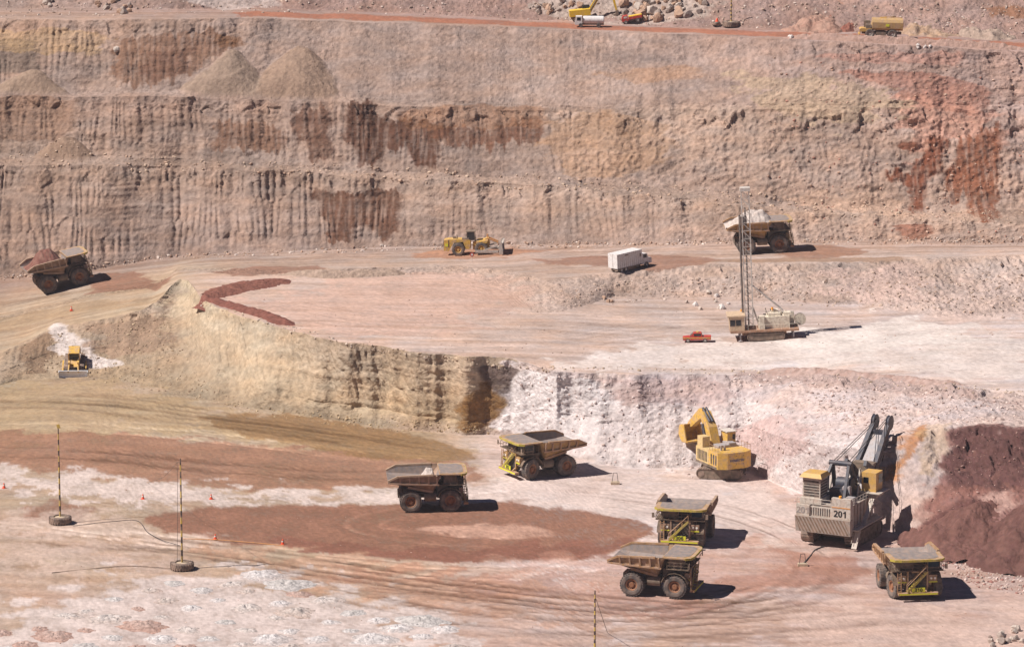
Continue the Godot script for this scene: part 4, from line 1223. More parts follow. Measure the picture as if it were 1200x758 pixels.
# ---------------------------------------------------------------- electric rope shovel, boom along +x
func rope_shovel():
	var t := thing("rope_shovel", "huge grey electric rope shovel numbered 201, digging at the red muck pile", "rope shovel")
	for s in [-1.0, 1.0]: crawler(t, -5.2, 5.2, 2.3, s * 3.5, 2.0, M.dark, M.track_steel)
	var b := MB.new()
	b.span(-3.0, 3.0, 0.8, 2.2, -2.6, 2.6)
	b.tube(Vector3(0, 2.2, 0), Vector3(0, 2.8, 0), 2.9, 24)
	part("carbody", b, M.dark, t)
	b = MB.new()
	b.plate([Vector2(-7.0, -4.3), Vector2(3.8, -4.3), Vector2(4.4, -2.5), Vector2(4.4, 2.5), Vector2(3.8, 4.3), Vector2(-7.0, 4.3)], 2.8, 3.3)
	b.span(-6.9, 2.6, 3.3, 6.5, -4.0, 3.9)
	var house := part("machinery_house", b, M.shovel_grey, t)
	for i in 7:      # panel seams on the right-hand side wall
		b = MB.new()
		b.span(-6.4 + i * 1.3, -6.3 + i * 1.3, 3.4, 6.45, 3.9, 3.97)
		part("panel_seam", b, M.dark, house)
	# counterweight with painted hazard stripes
	b = MB.new()
	b.hexa([Vector3(-7.5, 2.3, -4.35), Vector3(-6.6, 2.3, -4.35), Vector3(-6.6, 2.3, 4.35), Vector3(-7.5, 2.3, 4.35), Vector3(-7.9, 4.75, -4.4), Vector3(-6.6, 4.75, -4.4), Vector3(-6.6, 4.75, 4.4), Vector3(-7.9, 4.75, 4.4)])
	var cw := part("counterweight", b, M.shovel_grey, t)
	b = MB.new()
	var fx := func(y: float) -> float: return -7.5 - (y - 2.3) / 2.45 * 0.4 - 0.012
	for i in 16:
		var z0 := -4.3 + i * 0.54
		var z1 := z0 + 0.27
		var lean := 0.55
		var lo := 2.4
		var hi := 4.65
		b.quad(Vector3(fx.call(lo), lo, clampf(z0 + lean, -4.3, 4.3)), Vector3(fx.call(lo), lo, clampf(z1 + lean, -4.3, 4.3)), Vector3(fx.call(hi), hi, clampf(z1 - lean, -4.3, 4.3)), Vector3(fx.call(hi), hi, clampf(z0 - lean, -4.3, 4.3)), Vector3(-1, 0, 0))
	part("hazard_stripes", b, M.stripe_brown, cw)
	# rear panels carrying the number
	b = MB.new()
	b.span(-7.6, -6.92, 4.78, 6.4, -4.3, -2.2)
	b.span(-7.4, -6.92, 4.78, 6.2, -2.18, 1.3)
	b.span(-7.6, -6.92, 4.78, 7.9, 1.32, 4.35)
	var rear := part("rear_panel", b, M.shovel_pale, t)
	text("201", 0.95, 0.03, M.black, rear, Vector3(-7.62, 5.55, 2.75), -PI / 2)
	text("201", 0.95, 0.03, M.grey_paint, rear, Vector3(-7.62, 5.55, -3.2), -PI / 2)
	b = MB.new()
	b.span(-7.64, -7.6, 6.45, 6.6, 1.4, 4.3)
	part("orange_band", b, M.orange_dusty, rear)
	b = MB.new()
	for i in 9: b.span(-7.44, -7.4, 4.95, 6.1, -2.0 + i * 0.36, -1.85 + i * 0.36)
	part("louvres", b, M.grille, rear)
	b = MB.new()
	b.tube(Vector3(-7.3, 7.9, 2.6), Vector3(-7.3, 8.25, 2.6), 0.22, 10)
	part("beacon", b, M.beacon, t)
	# air filter house with a yellow roof, on the left
	b = MB.new()
	b.span(-6.9, -3.6, 6.5, 7.3, -4.0, -0.6)
	b.span(-6.6, -3.8, 7.3, 10.4, -3.7, -0.9)
	var ah := part("filter_house", b, M.shovel_pale, t)
	b = MB.new()
	b.hexa([Vector3(-7.1, 10.4, -4.1), Vector3(-3.4, 10.4, -4.1), Vector3(-3.4, 10.4, -0.5), Vector3(-7.1, 10.4, -0.5), Vector3(-6.6, 11.0, -3.7), Vector3(-3.9, 11.0, -3.7), Vector3(-3.9, 11.0, -0.9), Vector3(-6.6, 11.0, -0.9)])
	part("roof", b, M.dusty_yellow2, ah)
	b = MB.new()
	for i in 6:
		b.span(-6.64, -6.6, 7.55 + i * 0.42, 7.8 + i * 0.42, -3.5, -1.1)
		b.span(-6.4, -4.0, 7.55 + i * 0.42, 7.8 + i * 0.42, -0.9, -0.86)
	part("louvres", b, M.grille, ah)
	b = MB.new()
	for zz in [-4.2, 1.2]:
		for i in 3: b.tube(Vector3(-7.5, 6.4, lerpf(zz, zz + 2.6, i / 2.0)), Vector3(-7.5, 7.4, lerpf(zz, zz + 2.6, i / 2.0)), 0.04, 6)
	b.tube(Vector3(-7.5, 7.4, -4.2), Vector3(-7.5, 7.4, 1.2), 0.04, 6)
	b.tube(Vector3(-7.5, 6.95, -4.2), Vector3(-7.5, 6.95, 1.2), 0.04, 6)
	part("handrail", b, M.shovel_pale, t)
	b = MB.new()
	for i in 8: b.tube(Vector3(-6.5 + i * 1.2, 6.5, 4.0), Vector3(-6.5 + i * 1.2, 7.5, 4.0), 0.04, 6)
	b.tube(Vector3(-6.5, 7.5, 4.0), Vector3(1.9, 7.5, 4.0), 0.04, 6)
	b.tube(Vector3(-6.5, 7.0, 4.0), Vector3(1.9, 7.0, 4.0), 0.04, 6)
	part("handrail", b, M.shovel_pale, t)
	# side walkway and stair on the right
	b = MB.new()
	b.span(-6.6, 3.4, 3.0, 3.15, 4.32, 5.2)
	b.beam(Vector3(-5.6, 3.1, 4.9), Vector3(-7.4, 0.5, 4.9), 0.8, 0.12)
	for s in [4.5, 5.3]: b.beam(Vector3(-5.5, 3.9, s), Vector3(-7.5, 1.3, s), 0.06, 0.06)
	b.beam(Vector3(0.4, 6.4, 4.6), Vector3(-3.0, 3.2, 4.6), 0.7, 0.12)
	part("walkway", b, M.shovel_pale, t)
	# operator's cab, front right
	b = MB.new()
	b.span(0.6, 3.4, 6.5, 7.3, 2.4, 5.2)
	part("cab_base", b, M.shovel_grey, t)
	b = MB.new()
	b.span(0.8, 3.4, 7.3, 10.2, 2.7, 5.0)
	var cab := part("operator_cab", b, M.dusty_yellow2, t)
	b = MB.new()
	b.span(3.4, 3.43, 8.3, 9.9, 2.9, 4.8)
	b.span(1.8, 3.3, 8.5, 9.8, 5.0, 5.03)
	b.span(0.77, 0.8, 8.6, 9.5, 3.0, 3.8)
	part("window", b, M.glass, cab)
	b = MB.new()
	b.span(0.0, 4.0, 7.2, 7.32, 2.2, 5.9)
	part("cab_walkway", b, M.shovel_pale, t)
	# pipework, ducts and boxes on the roof and the right-hand side
	for s in [[-3.2, -2.4, 6.5, 8.6, 1.2, 2.4], [-5.2, -3.8, 6.5, 7.4, 2.4, 3.8], [-2.2, 0.2, 6.5, 7.2, -3.6, -1.4], [-1.6, -0.4, 7.2, 9.4, -3.2, -2.0], [-3.4, -2.6, 6.5, 9.0, -3.4, -2.6]]:
		b = MB.new()
		b.span(s[0], s[1], s[2], s[3], s[4], s[5])
		b.span(s[0] + 0.1, s[1] - 0.1, s[3], s[3] + 0.12, s[4] + 0.1, s[5] - 0.1)
		part("roof_unit", b, M.boom_pale, house)
	for s in [[Vector3(-6.7, 3.0, 4.15), Vector3(-6.7, 7.6, 4.15), 0.22], [Vector3(-6.2, 3.2, 4.2), Vector3(-6.2, 6.8, 4.2), 0.14], [Vector3(-0.6, 6.6, 2.6), Vector3(1.4, 10.6, 2.2), 0.16], [Vector3(0.4, 6.5, -2.4), Vector3(1.8, 10.0, -2.2), 0.2], [Vector3(-2.8, 6.6, 0.4), Vector3(2.4, 9.4, 0.6), 0.24]]:
		b = MB.new()
		b.tube(s[0], s[1], s[2], 10)
		part("pipe", b, M.shovel_pale, house)
	# gantry
	b = MB.new()
	for s in [-1.0, 1.0]:
		b.beam(Vector3(2.0, 6.5, s * 2.0), Vector3(-0.9, 11.6, s * 1.3), 0.55, 0.6)
		b.beam(Vector3(-4.6, 6.5, s * 2.0), Vector3(-0.9, 11.6, s * 1.3), 0.4, 0.45)
	b.tube(Vector3(-0.9, 11.6, -1.8), Vector3(-0.9, 11.6, 1.8), 0.4, 12)
	b.span(-3.4, 1.2, 6.5, 8.2, -0.8, 2.0)
	b.tube(Vector3(-1.0, 8.6, -0.4), Vector3(-1.0, 8.6, 2.0), 1.0, 16)
	part("gantry", b, M.boom_dark, t)
	# boom: two box chords with cross plates, sheaves at the tip
	var f := Vector3(3.6, 4.0, 0)
	var p := Vector3(15.4, 14.4, 0)
	b = MB.new()
	for s in [-1.0, 1.0]: b.beam(f + Vector3(0, 0, s * 1.75), p + Vector3(0, 0, s * 1.15), 0.65, 1.25)
	for k in [0.12, 0.5, 0.9]: b.beam(f.lerp(p, k) + Vector3(0, 0, -1.5), f.lerp(p, k) + Vector3(0, 0, 1.5), 0.7, 0.7)
	var boom := part("boom", b, M.boom_dark, t)
	b = MB.new()
	b.beam(f.lerp(p, 0.2), f.lerp(p, 0.86), 1.7, 0.3)
	part("boom_web", b, M.boom_pale, boom)
	for s in [-1.0, 1.0]:
		b = MB.new()
		b.lathe([Vector2(-0.25, 0), Vector2(-0.25, 1.15), Vector2(-0.05, 1.0), Vector2(0.05, 1.0), Vector2(0.25, 1.15), Vector2(0.25, 0)], p + Vector3(0.25, 0.25, s * 1.2), Vector3(0, 0, 1), 24)
		part("sheave", b, M.boom_dark, boom)
	b = MB.new()
	for s in [-0.9, -0.6, 0.6, 0.9]: b.tube(Vector3(-0.9, 11.6, s * 1.6), p + Vector3(0.1, 0.7, s), 0.055, 6)
	part("suspension_rope", b, M.rope, t)
	# saddle, handle, dipper
	var sh := f.lerp(p, 0.42)
	b = MB.new()
	b.tube(sh + Vector3(0, 0, -2.2), sh + Vector3(0, 0, 2.2), 0.7, 16)
	b.box(sh + Vector3(0.2, 0.8, 0), Vector3(1.6, 1.4, 3.4))
	part("shipper_shaft", b, M.dark, t)
	var hd := Vector3(12.2, 6.8, 0)
	b = MB.new()
	for s in [-1.0, 1.0]: b.beam(sh + Vector3(-3.6, 2.2, s * 1.55), hd + Vector3(0, 0, s * 1.55), 0.5, 0.8)
	part("dipper_handle", b, M.boom_dark, t)
	b = MB.new()
	var tilt := Basis(Vector3(0, 0, 1), -0.35)
	var wl := func(c: Vector3, s: Vector3): b.box(hd + Vector3(1.3, -0.6, 0) + tilt * c, s, tilt)
	wl.call(Vector3(-1.5, 0, 0), Vector3(0.35, 3.6, 3.8))
	wl.call(Vector3(1.5, 0.2, 0), Vector3(0.35, 3.2, 3.8))
	wl.call(Vector3(0, 0, -1.8), Vector3(3.0, 3.4, 0.3))
	wl.call(Vector3(0, 0, 1.8), Vector3(3.0, 3.4, 0.3))
	wl.call(Vector3(0, -1.75, 0), Vector3(3.2, 0.25, 3.7))
	for i in 5: wl.call(Vector3(1.6, 2.0, -1.5 + i * 0.75), Vector3(0.25, 0.9, 0.3))
	wl.call(Vector3(0, 2.0, -1.8), Vector3(0.5, 1.4, 0.35))
	wl.call(Vector3(0, 2.0, 1.8), Vector3(0.5, 1.4, 0.35))
	wl.call(Vector3(0, 2.7, 0), Vector3(0.5, 0.4, 3.9))
	part("dipper", b, M.track_steel, t)
	b = MB.new()
	for s in [-0.9, 0.9]: b.tube(p + Vector3(1.35, 0.2, s), hd + Vector3(1.5, 2.2, s), 0.06, 6)
	part("hoist_rope", b, M.rope, t)
	seat(t, 987, 630, 63.0, 4.0)
	t.basis = Basis(Vector3.UP, deg_to_rad(63.0)).scaled(Vector3.ONE * 1.06)
	t.position.y = 0.0
	return t

# ---------------------------------------------------------------- large hydraulic excavator, +x forward
func mining_excavator():
	var t := thing("mining_excavator", "yellow hydraulic mining excavator with its tail to the pale rubble floor", "excavator")
	var under := MB.new()
	under.span(-2.0, 2.0, 0.7, 1.6, -1.7, 1.7)
	under.tube(Vector3(0, 1.6, 0), Vector3(0, 2.1, 0), 1.6, 20)
	var u := part("undercarriage", under, M.dark, t)
	u.rotation.y = deg_to_rad(52)
	var tr := Node3D.new()
	for s in [-1.0, 1.0]:
		crawler(t, -3.9, 3.9, 1.75, s * 2.45, 1.3, M.dark, M.track_steel)
	for c in t.get_children():
		if String(c.name).begins_with("track_frame"): c.rotation.y = deg_to_rad(52)
	tr.free()
	var b := MB.new()
	b.plate([Vector2(-4.6, -1.6), Vector2(-4.0, -3.2), Vector2(3.4, -3.2), Vector2(3.4, 3.2), Vector2(-4.0, 3.2), Vector2(-4.6, 1.6)], 2.1, 2.5)
	part("turntable_deck", b, M.dark, t)
	b = MB.new()
	b.plate([Vector2(-5.1, -1.7), Vector2(-4.3, -3.2), Vector2(-1.0, -3.2), Vector2(-1.0, 3.2), Vector2(-4.3, 3.2), Vector2(-5.1, 1.7)], 2.2, 5.0)
	var cw := part("counterweight", b, M.exc_yellow, t)
	text("KOMATSU", 0.42, 0.03, M.logo_blue, cw, Vector3(-5.13, 3.65, 0.1), -PI / 2, "lettering")
	b = MB.new()
	for q in [-1.3, 0.0, 1.3]:
		for y in [3.0, 4.4]: b.box(Vector3(-5.11, y, q), Vector3(0.06, 0.14, 0.14))
	part("rear_fittings", b, M.dark, cw)
	b = MB.new()
	b.span(-0.98, 3.3, 2.5, 4.9, -3.2, -1.2)
	b.span(-0.98, 3.3, 2.5, 4.3, 1.2, 3.2)
	b.span(-0.98, 1.0, 2.5, 4.7, -1.2, 1.2)
	b.span(1.2, 3.0, 4.9, 6.7, -3.1, -1.7)
	var eh := part("engine_housing", b, M.exc_pale, t)
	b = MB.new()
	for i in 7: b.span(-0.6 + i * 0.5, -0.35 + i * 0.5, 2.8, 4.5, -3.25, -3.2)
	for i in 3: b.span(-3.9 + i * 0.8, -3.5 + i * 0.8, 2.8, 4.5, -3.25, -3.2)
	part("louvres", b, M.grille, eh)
	b = MB.new()
	b.span(-0.9, 1.0, 4.7, 5.4, -1.1, 1.1)
	b.tube(Vector3(-2.6, 5.0, -1.6), Vector3(-2.6, 5.9, -1.6), 0.2, 10)
	b.tube(Vector3(-2.6, 5.0, -0.9), Vector3(-2.6, 5.9, -0.9), 0.2, 10)
	b.span(-0.6, 1.6, 4.3, 5.6, 1.0, 2.4)
	part("hydraulics", b, M.boom_pale, t)
	b = MB.new()
	b.span(0.9, 3.3, 4.3, 5.0, 1.5, 3.3)
	b.span(1.0, 3.2, 5.0, 7.1, 1.6, 3.2)
	var cab := part("cab", b, M.exc_yellow, t)
	b = MB.new()
	b.span(0.8, 3.5, 7.1, 7.25, 1.4, 3.4)
	part("cab_roof", b, M.white_dusty, cab)
	b = MB.new()
	b.span(3.2, 3.23, 5.4, 6.9, 1.8, 3.0)
	b.span(1.5, 3.0, 5.7, 6.8, 3.2, 3.23)
	b.span(0.97, 1.0, 5.8, 6.7, 2.6, 3.1)
	part("window", b, M.glass, cab)
	b = MB.new()
	for zz in [-3.1, 3.1]:
		for i in 4: b.tube(Vector3(-4.2 + i, 5.0, zz), Vector3(-4.2 + i, 6.0, zz), 0.04, 6)
		b.tube(Vector3(-4.2, 6.0, zz), Vector3(-1.2, 6.0, zz), 0.04, 6)
	b.tube(Vector3(-4.2, 6.0, -3.1), Vector3(-4.2, 6.0, 3.1), 0.04, 6)
	part("handrail", b, M.dusty_yellow, t)
	# boom, stick, cylinders, bucket
	b = MB.new()
	b.prism([Vector2(1.4, 3.8), Vector2(2.8, 3.4), Vector2(4.3, 6.4), Vector2(6.0, 8.6), Vector2(7.0, 9.2), Vector2(6.8, 10.1), Vector2(5.4, 10.0), Vector2(3.2, 7.8)], -0.8, 0.8)
	part("boom", b, M.exc_yellow, t)
	b = MB.new()
	b.prism([Vector2(6.0, 10.4), Vector2(7.2, 10.3), Vector2(11.2, 7.0), Vector2(10.9, 6.3), Vector2(10.0, 6.5), Vector2(6.3, 8.9)], -0.55, 0.55)
	part("stick", b, M.exc_yellow, t)
	for s in [-0.95, 0.95]:
		b = MB.new()
		b.tube(Vector3(3.0, 3.4, s), Vector3(5.2, 8.0, s), 0.24, 10)
		part("boom_cylinder", b, M.boom_dark, t)
	b = MB.new()
	b.tube(Vector3(3.8, 8.6, 0.3), Vector3(6.3, 10.5, 0.3), 0.22, 10)
	b.tube(Vector3(3.8, 8.6, -0.3), Vector3(6.3, 10.5, -0.3), 0.22, 10)
	part("stick_cylinder", b, M.boom_dark, t)
	b = MB.new()
	b.prism([Vector2(10.30, 7.00), Vector2(12.10, 6.60), Vector2(12.50, 5.00), Vector2(11.30, 3.70), Vector2(9.50, 3.80), Vector2(9.30, 4.10), Vector2(10.90, 4.30), Vector2(11.80, 5.20), Vector2(11.30, 6.20)], -1.6, 1.6)
	for s in [-1.6, 1.6]: b.prism([Vector2(10.50, 6.70), Vector2(12.10, 6.50), Vector2(12.40, 5.00), Vector2(11.30, 3.80), Vector2(9.50, 3.90)], s - 0.1, s + 0.1)
	part("bucket", b, M.exc_yellow, t)
	seat(t, 846, 557, 116.0, 3.0)
	t.basis = Basis(Vector3.UP, deg_to_rad(116.0))
	t.position.y = 0.0
	return t

# ---------------------------------------------------------------- blast-hole drill, cab end along +x
func drill_rig():
	var t := thing("blast_hole_drill", "beige crawler drill rig with a tall lattice mast on the pale bench", "drill rig")
	for s in [-1.0, 1.0]: crawler(t, -3.6, 3.2, 1.35, s * 2.0, 0.95, M.dark, M.track_steel)
	var b := MB.new()
	b.span(-6.2, 6.2, 1.55, 1.95, -2.6, 2.6)
	b.span(-4.0, 4.0, 0.8, 1.55, -1.2, 1.2)
	part("deck", b, M.rust_beige, t)
	b = MB.new()
	b.prism([Vector2(3.6, 1.96), Vector2(6.2, 1.96), Vector2(6.4, 4.4), Vector2(3.6, 4.5)], -2.5, 2.0)
	var cab := part("cab", b, M.beige, t)
	for k in 2:
		b = MB.new()
		b.span(4.25 + k * 1.05, 5.15 + k * 1.05, 2.9, 3.95, 2.0, 2.04)
		b.span(4.25 + k * 1.05, 5.15 + k * 1.05, 2.9, 3.95, -2.54, -2.5)
		part("window", b, M.glass, cab)
	b = MB.new()
	b.span(3.4, 6.7, 4.5, 4.75, -2.7, 2.2)
	part("cab_roof", b, M.beige, cab)
	b = MB.new()
	b.tube(Vector3(3.9, 4.75, 1.6), Vector3(3.9, 5.1, 1.6), 0.2, 10)
	part("beacon", b, M.beacon, t)
	b = MB.new()
	b.prism([Vector2(-4.6, 1.96), Vector2(1.0, 1.96), Vector2(0.9, 3.2), Vector2(0.0, 4.1), Vector2(-4.6, 4.2)], -1.6, 1.0)
	b.span(-4.9, -3.6, 4.2, 4.7, -1.2, 0.4)
	b.span(0.0, 0.9, 1.96, 4.4, -2.2, -1.2)
	for i in 5: b.tube(Vector3(-4.2 + i * 0.9, 4.1, 0.5 - 0.2 * i), Vector3(-4.0 + i * 0.9, 4.9 + 0.12 * i, 0.4), 0.1, 8)
	b.span(-5.6, -2.2, 1.96, 4.3, 1.2, 2.3)
	b.span(-1.9, -0.4, 1.96, 3.3, 1.2, 2.2)
	b.tube(Vector3(-0.2, 3.0, 1.5), Vector3(0.9, 3.0, 1.5), 0.7, 14)
	b.span(-3.0, -0.8, 4.15, 4.7, -1.2, 0.6)
	b.tube(Vector3(-2.6, 4.9, 0.2), Vector3(-1.4, 4.9, 0.2), 0.35, 12)
	var mh := part("machinery_house", b, M.beige_pale, t)
	b = MB.new()
	for i in 2:
		b.span(-2.9, -2.5, 2.4 + i * 0.95, 3.05 + i * 0.95, 2.3, 2.34)
		b.span(-4.9 + i * 0.9, -4.3 + i * 0.9, 2.6, 3.9, 2.3, 2.33)
	b.span(-1.5, -0.8, 2.2, 2.8, 2.2, 2.23)
	b.span(-3.0, 0.0, 3.9, 4.2, 1.2, 1.26)
	part("door_panels", b, M.grille, mh)
	b = MB.new()
	b.tube(Vector3(-1.6, 5.2, -0.2), Vector3(-1.6, 5.6, -0.2), 0.2, 10)
	part("beacon", b, M.beacon, mh)
	b = MB.new()
	b.lathe([Vector2(-0.5, 0), Vector2(-0.5, 1.05), Vector2(-0.4, 1.05), Vector2(-0.4, 0.6), Vector2(0.4, 0.6), Vector2(0.4, 1.05), Vector2(0.5, 1.05), Vector2(0.5, 0)], Vector3(-6.7, 2.9, 1.4), Vector3(0, 0, 1), 22)
	part("cable_reel", b, M.beige_pale, t)
	for q in [Vector3(4.4, 0, 2.2), Vector3(4.4, 0, -2.2), Vector3(-5.2, 0, 1.9), Vector3(-5.2, 0, -1.9), Vector3(2.9, 0, 2.75)]:
		b = MB.new()
		b.tube(q + Vector3(0, 0.12, 0), q + Vector3(0, 2.0, 0), 0.16, 10)
		b.tube(q + Vector3(0, 0.0, 0), q + Vector3(0, 0.14, 0), 0.4, 12)
		part("levelling_jack", b, M.boom_pale, t)
	for zz in [-2.55, 2.55]:
		b = MB.new()
		for i in 7: b.tube(Vector3(-6.0 + i * 1.5, 1.95, zz), Vector3(-6.0 + i * 1.5, 2.9, zz), 0.03, 6)
		b.tube(Vector3(-6.0, 2.9, zz), Vector3(3.0, 2.9, zz), 0.03, 6)
		part("handrail", b, M.beige_pale, t)
	# mast
	var x0 := 1.9
	var x1 := 3.3
	var z0 := -0.75
	var z1 := 0.75
	var H := 27.4
	b = MB.new()
	for x in [x0, x1]:
		for z in [z0, z1]: b.beam(Vector3(x, 1.95, z), Vector3(x, H, z), 0.13, 0.13, Vector3(1, 0, 0))
	var mast := part("mast_chords", b, M.mast_grey, t)
	b = MB.new()
	var n := 17
	for i in n:
		var ya := 2.4 + (H - 2.6) * i / n
		var yb := 2.4 + (H - 2.6) * (i + 1) / n
		for z in [z0, z1]:
			b.beam(Vector3(x0, ya, z), Vector3(x1, yb, z), 0.07, 0.07)
			b.beam(Vector3(x0, yb, z), Vector3(x1, yb, z), 0.07, 0.07)
		for x in [x0, x1]:
			b.beam(Vector3(x, ya, z0), Vector3(x, yb, z1), 0.07, 0.07)
	b.span(x0 - 0.2, x1 + 0.2, H - 0.3, H + 0.3, z0 - 0.15, z1 + 0.15)
	part("mast_bracing", b, M.mast_grey, mast)
	b = MB.new()
	b.tube(Vector3(3.7, 1.2, 0.4), Vector3(3.7, 22.6, 0.4), 0.2, 10)
	b.tube(Vector3(2.7, 1.0, 0), Vector3(2.7, 24.0, 0), 0.14, 8)
	part("drill_pipe", b, M.steel_dark, mast)
	b = MB.new()
	b.box(Vector3(3.1, 21.6, 0), Vector3(1.3, 1.6, 1.0))
	part("rotary_head", b, M.steel_dark, mast)
	b = MB.new()
	for s in [-0.7, 0.7]: b.tube(Vector3(x0, 9.8, s), Vector3(-3.6, 4.9, s), 0.09, 8)
	b.beam(Vector3(1.8, 5.4, 0.9), Vector3(0.7, 2.0, 1.0), 0.25, 0.3)
	part("mast_brace", b, M.mast_grey, t)
	seat(t, 896, 396, 180.0, 3.0)
	return t

# ---------------------------------------------------------------- wheel dozer, +x forward
func wheel_dozer():
	var t := thing("wheel_dozer", "yellow wheel dozer with a grey blade on the wet haul road", "wheel dozer")
	var tm := tyre_shape(1.3, 0.95, 20)
	var rm := rim_shape(1.3, 0.95)
	for x in [-2.4, 2.2]:
		for s in [-1.0, 1.0]: wheel(t, Vector3(x, 1.3, s * 1.55), tm, rm, M.rubber, M.dusty_yellow2)
	var b := MB.new()
	b.prism([Vector2(-5.3, 1.1), Vector2(-4.4, 0.9), Vector2(-3.9, 1.6), Vector2(-3.3, 2.6), Vector2(-1.4, 2.7), Vector2(-0.9, 1.2), Vector2(0.0, 1.2), Vector2(0.1, 3.0), Vector2(-1.2, 3.2), Vector2(-4.2, 3.3), Vector2(-5.2, 3.2)], -1.3, 1.3)
	var rear := part("engine_hood", b, M.exc_yellow, t)
	b = MB.new()
	b.span(-4.35, -4.2, 1.7, 3.25, 1.3, 1.33)
	b.span(-5.34, -5.3, 1.4, 2.9, -1.0, 1.0)
	part("radiator_grille", b, M.grille, rear)
	b = MB.new()
	b.span(-5.0, -4.45, 1.9, 2.5, 1.31, 1.34)
	part("lime_panel", b, M.lime, rear)
	b = MB.new()
	b.tube(Vector3(-2.6, 3.2, 0.5), Vector3(-2.6, 4.1, 0.5), 0.12, 8)
	b.span(-3.4, -2.9, 3.2, 3.7, -0.6, 0.3)
	b.span(-1.6, -0.2, 3.1, 3.4, -1.2, 1.2)
	part("exhaust", b, M.dark, rear)
	b = MB.new()
	b.prism([Vector2(-0.7, 2.9), Vector2(1.2, 2.9), Vector2(0.95, 4.6), Vector2(-0.55, 4.6)], -0.95, 0.95)
	var cab := part("cab", b, M.cab_glass, t)
	b = MB.new()
	b.span(-0.75, 1.2, 4.6, 4.76, -1.05, 1.05)
	for x in [-0.62, 1.08]:
		for s in [-0.97, 0.97]: b.beam(Vector3(x, 2.9, s), Vector3(x * 0.86, 4.6, s), 0.1, 0.1)
	part("cab_frame", b, M.dark, cab)
	b = MB.new()
	b.prism([Vector2(0.5, 1.0), Vector2(3.6, 1.0), Vector2(3.9, 2.0), Vector2(3.8, 3.3), Vector2(3.2, 3.2), Vector2(2.8, 2.9), Vector2(1.2, 2.7), Vector2(0.5, 2.4)], -0.75, 0.75)
	b.prism([Vector2(1.2, 2.35), Vector2(3.4, 2.35), Vector2(3.6, 2.9), Vector2(1.3, 2.75)], -1.9, 1.9)
	part("front_frame", b, M.exc_yellow, t)
	b = MB.new()
	for s in [-0.8, 0.8]: b.tube(Vector3(3.5, 3.2, s), Vector3(5.6, 2.2, s), 0.13, 8)
	b.tube(Vector3(3.5, 3.3, 0), Vector3(3.5, 3.9, 0), 0.18, 8)
	part("lift_cylinder", b, M.orange_dusty, t)
	for s in [-1.0, 1.0]:
		b = MB.new()
		b.beam(Vector3(1.0, 0.85, s * 2.25), Vector3(5.6, 0.6, s * 2.25), 0.3, 0.5)
		b.beam(Vector3(2.6, 0.9, s * 2.25), Vector3(5.6, 1.9, s * 2.25), 0.2, 0.3)
		part("push_arm", b, M.steel_pale, t)
	b = MB.new()
	for i in 6:
		var a0 := -0.5 + i * 0.2
		var a1 := a0 + 0.2
		b.hexa([Vector3(8.0 - cos(a0) * 2.4 + 0.35, 1.1 + sin(a0) * 2.0, -2.9), Vector3(8.2 - cos(a0) * 2.4 + 0.35, 1.1 + sin(a0) * 2.0, -2.9), Vector3(8.2 - cos(a0) * 2.4 + 0.35, 1.1 + sin(a0) * 2.0, 2.9), Vector3(8.0 - cos(a0) * 2.4 + 0.35, 1.1 + sin(a0) * 2.0, 2.9),
			Vector3(8.0 - cos(a1) * 2.4 + 0.35, 1.1 + sin(a1) * 2.0, -2.9), Vector3(8.2 - cos(a1) * 2.4 + 0.35, 1.1 + sin(a1) * 2.0, -2.9), Vector3(8.2 - cos(a1) * 2.4 + 0.35, 1.1 + sin(a1) * 2.0, 2.9), Vector3(8.0 - cos(a1) * 2.4 + 0.35, 1.1 + sin(a1) * 2.0, 2.9)])
	for s in [-2.92, 2.92]: b.prism([Vector2(5.75, 0.12), Vector2(6.6, 0.12), Vector2(6.5, 2.6), Vector2(5.9, 2.3)], s - 0.06, s + 0.06)
	part("blade", b, M.steel_pale, t)
	seat(t, 552, 297.5, -3.0, 2.3)
	return t

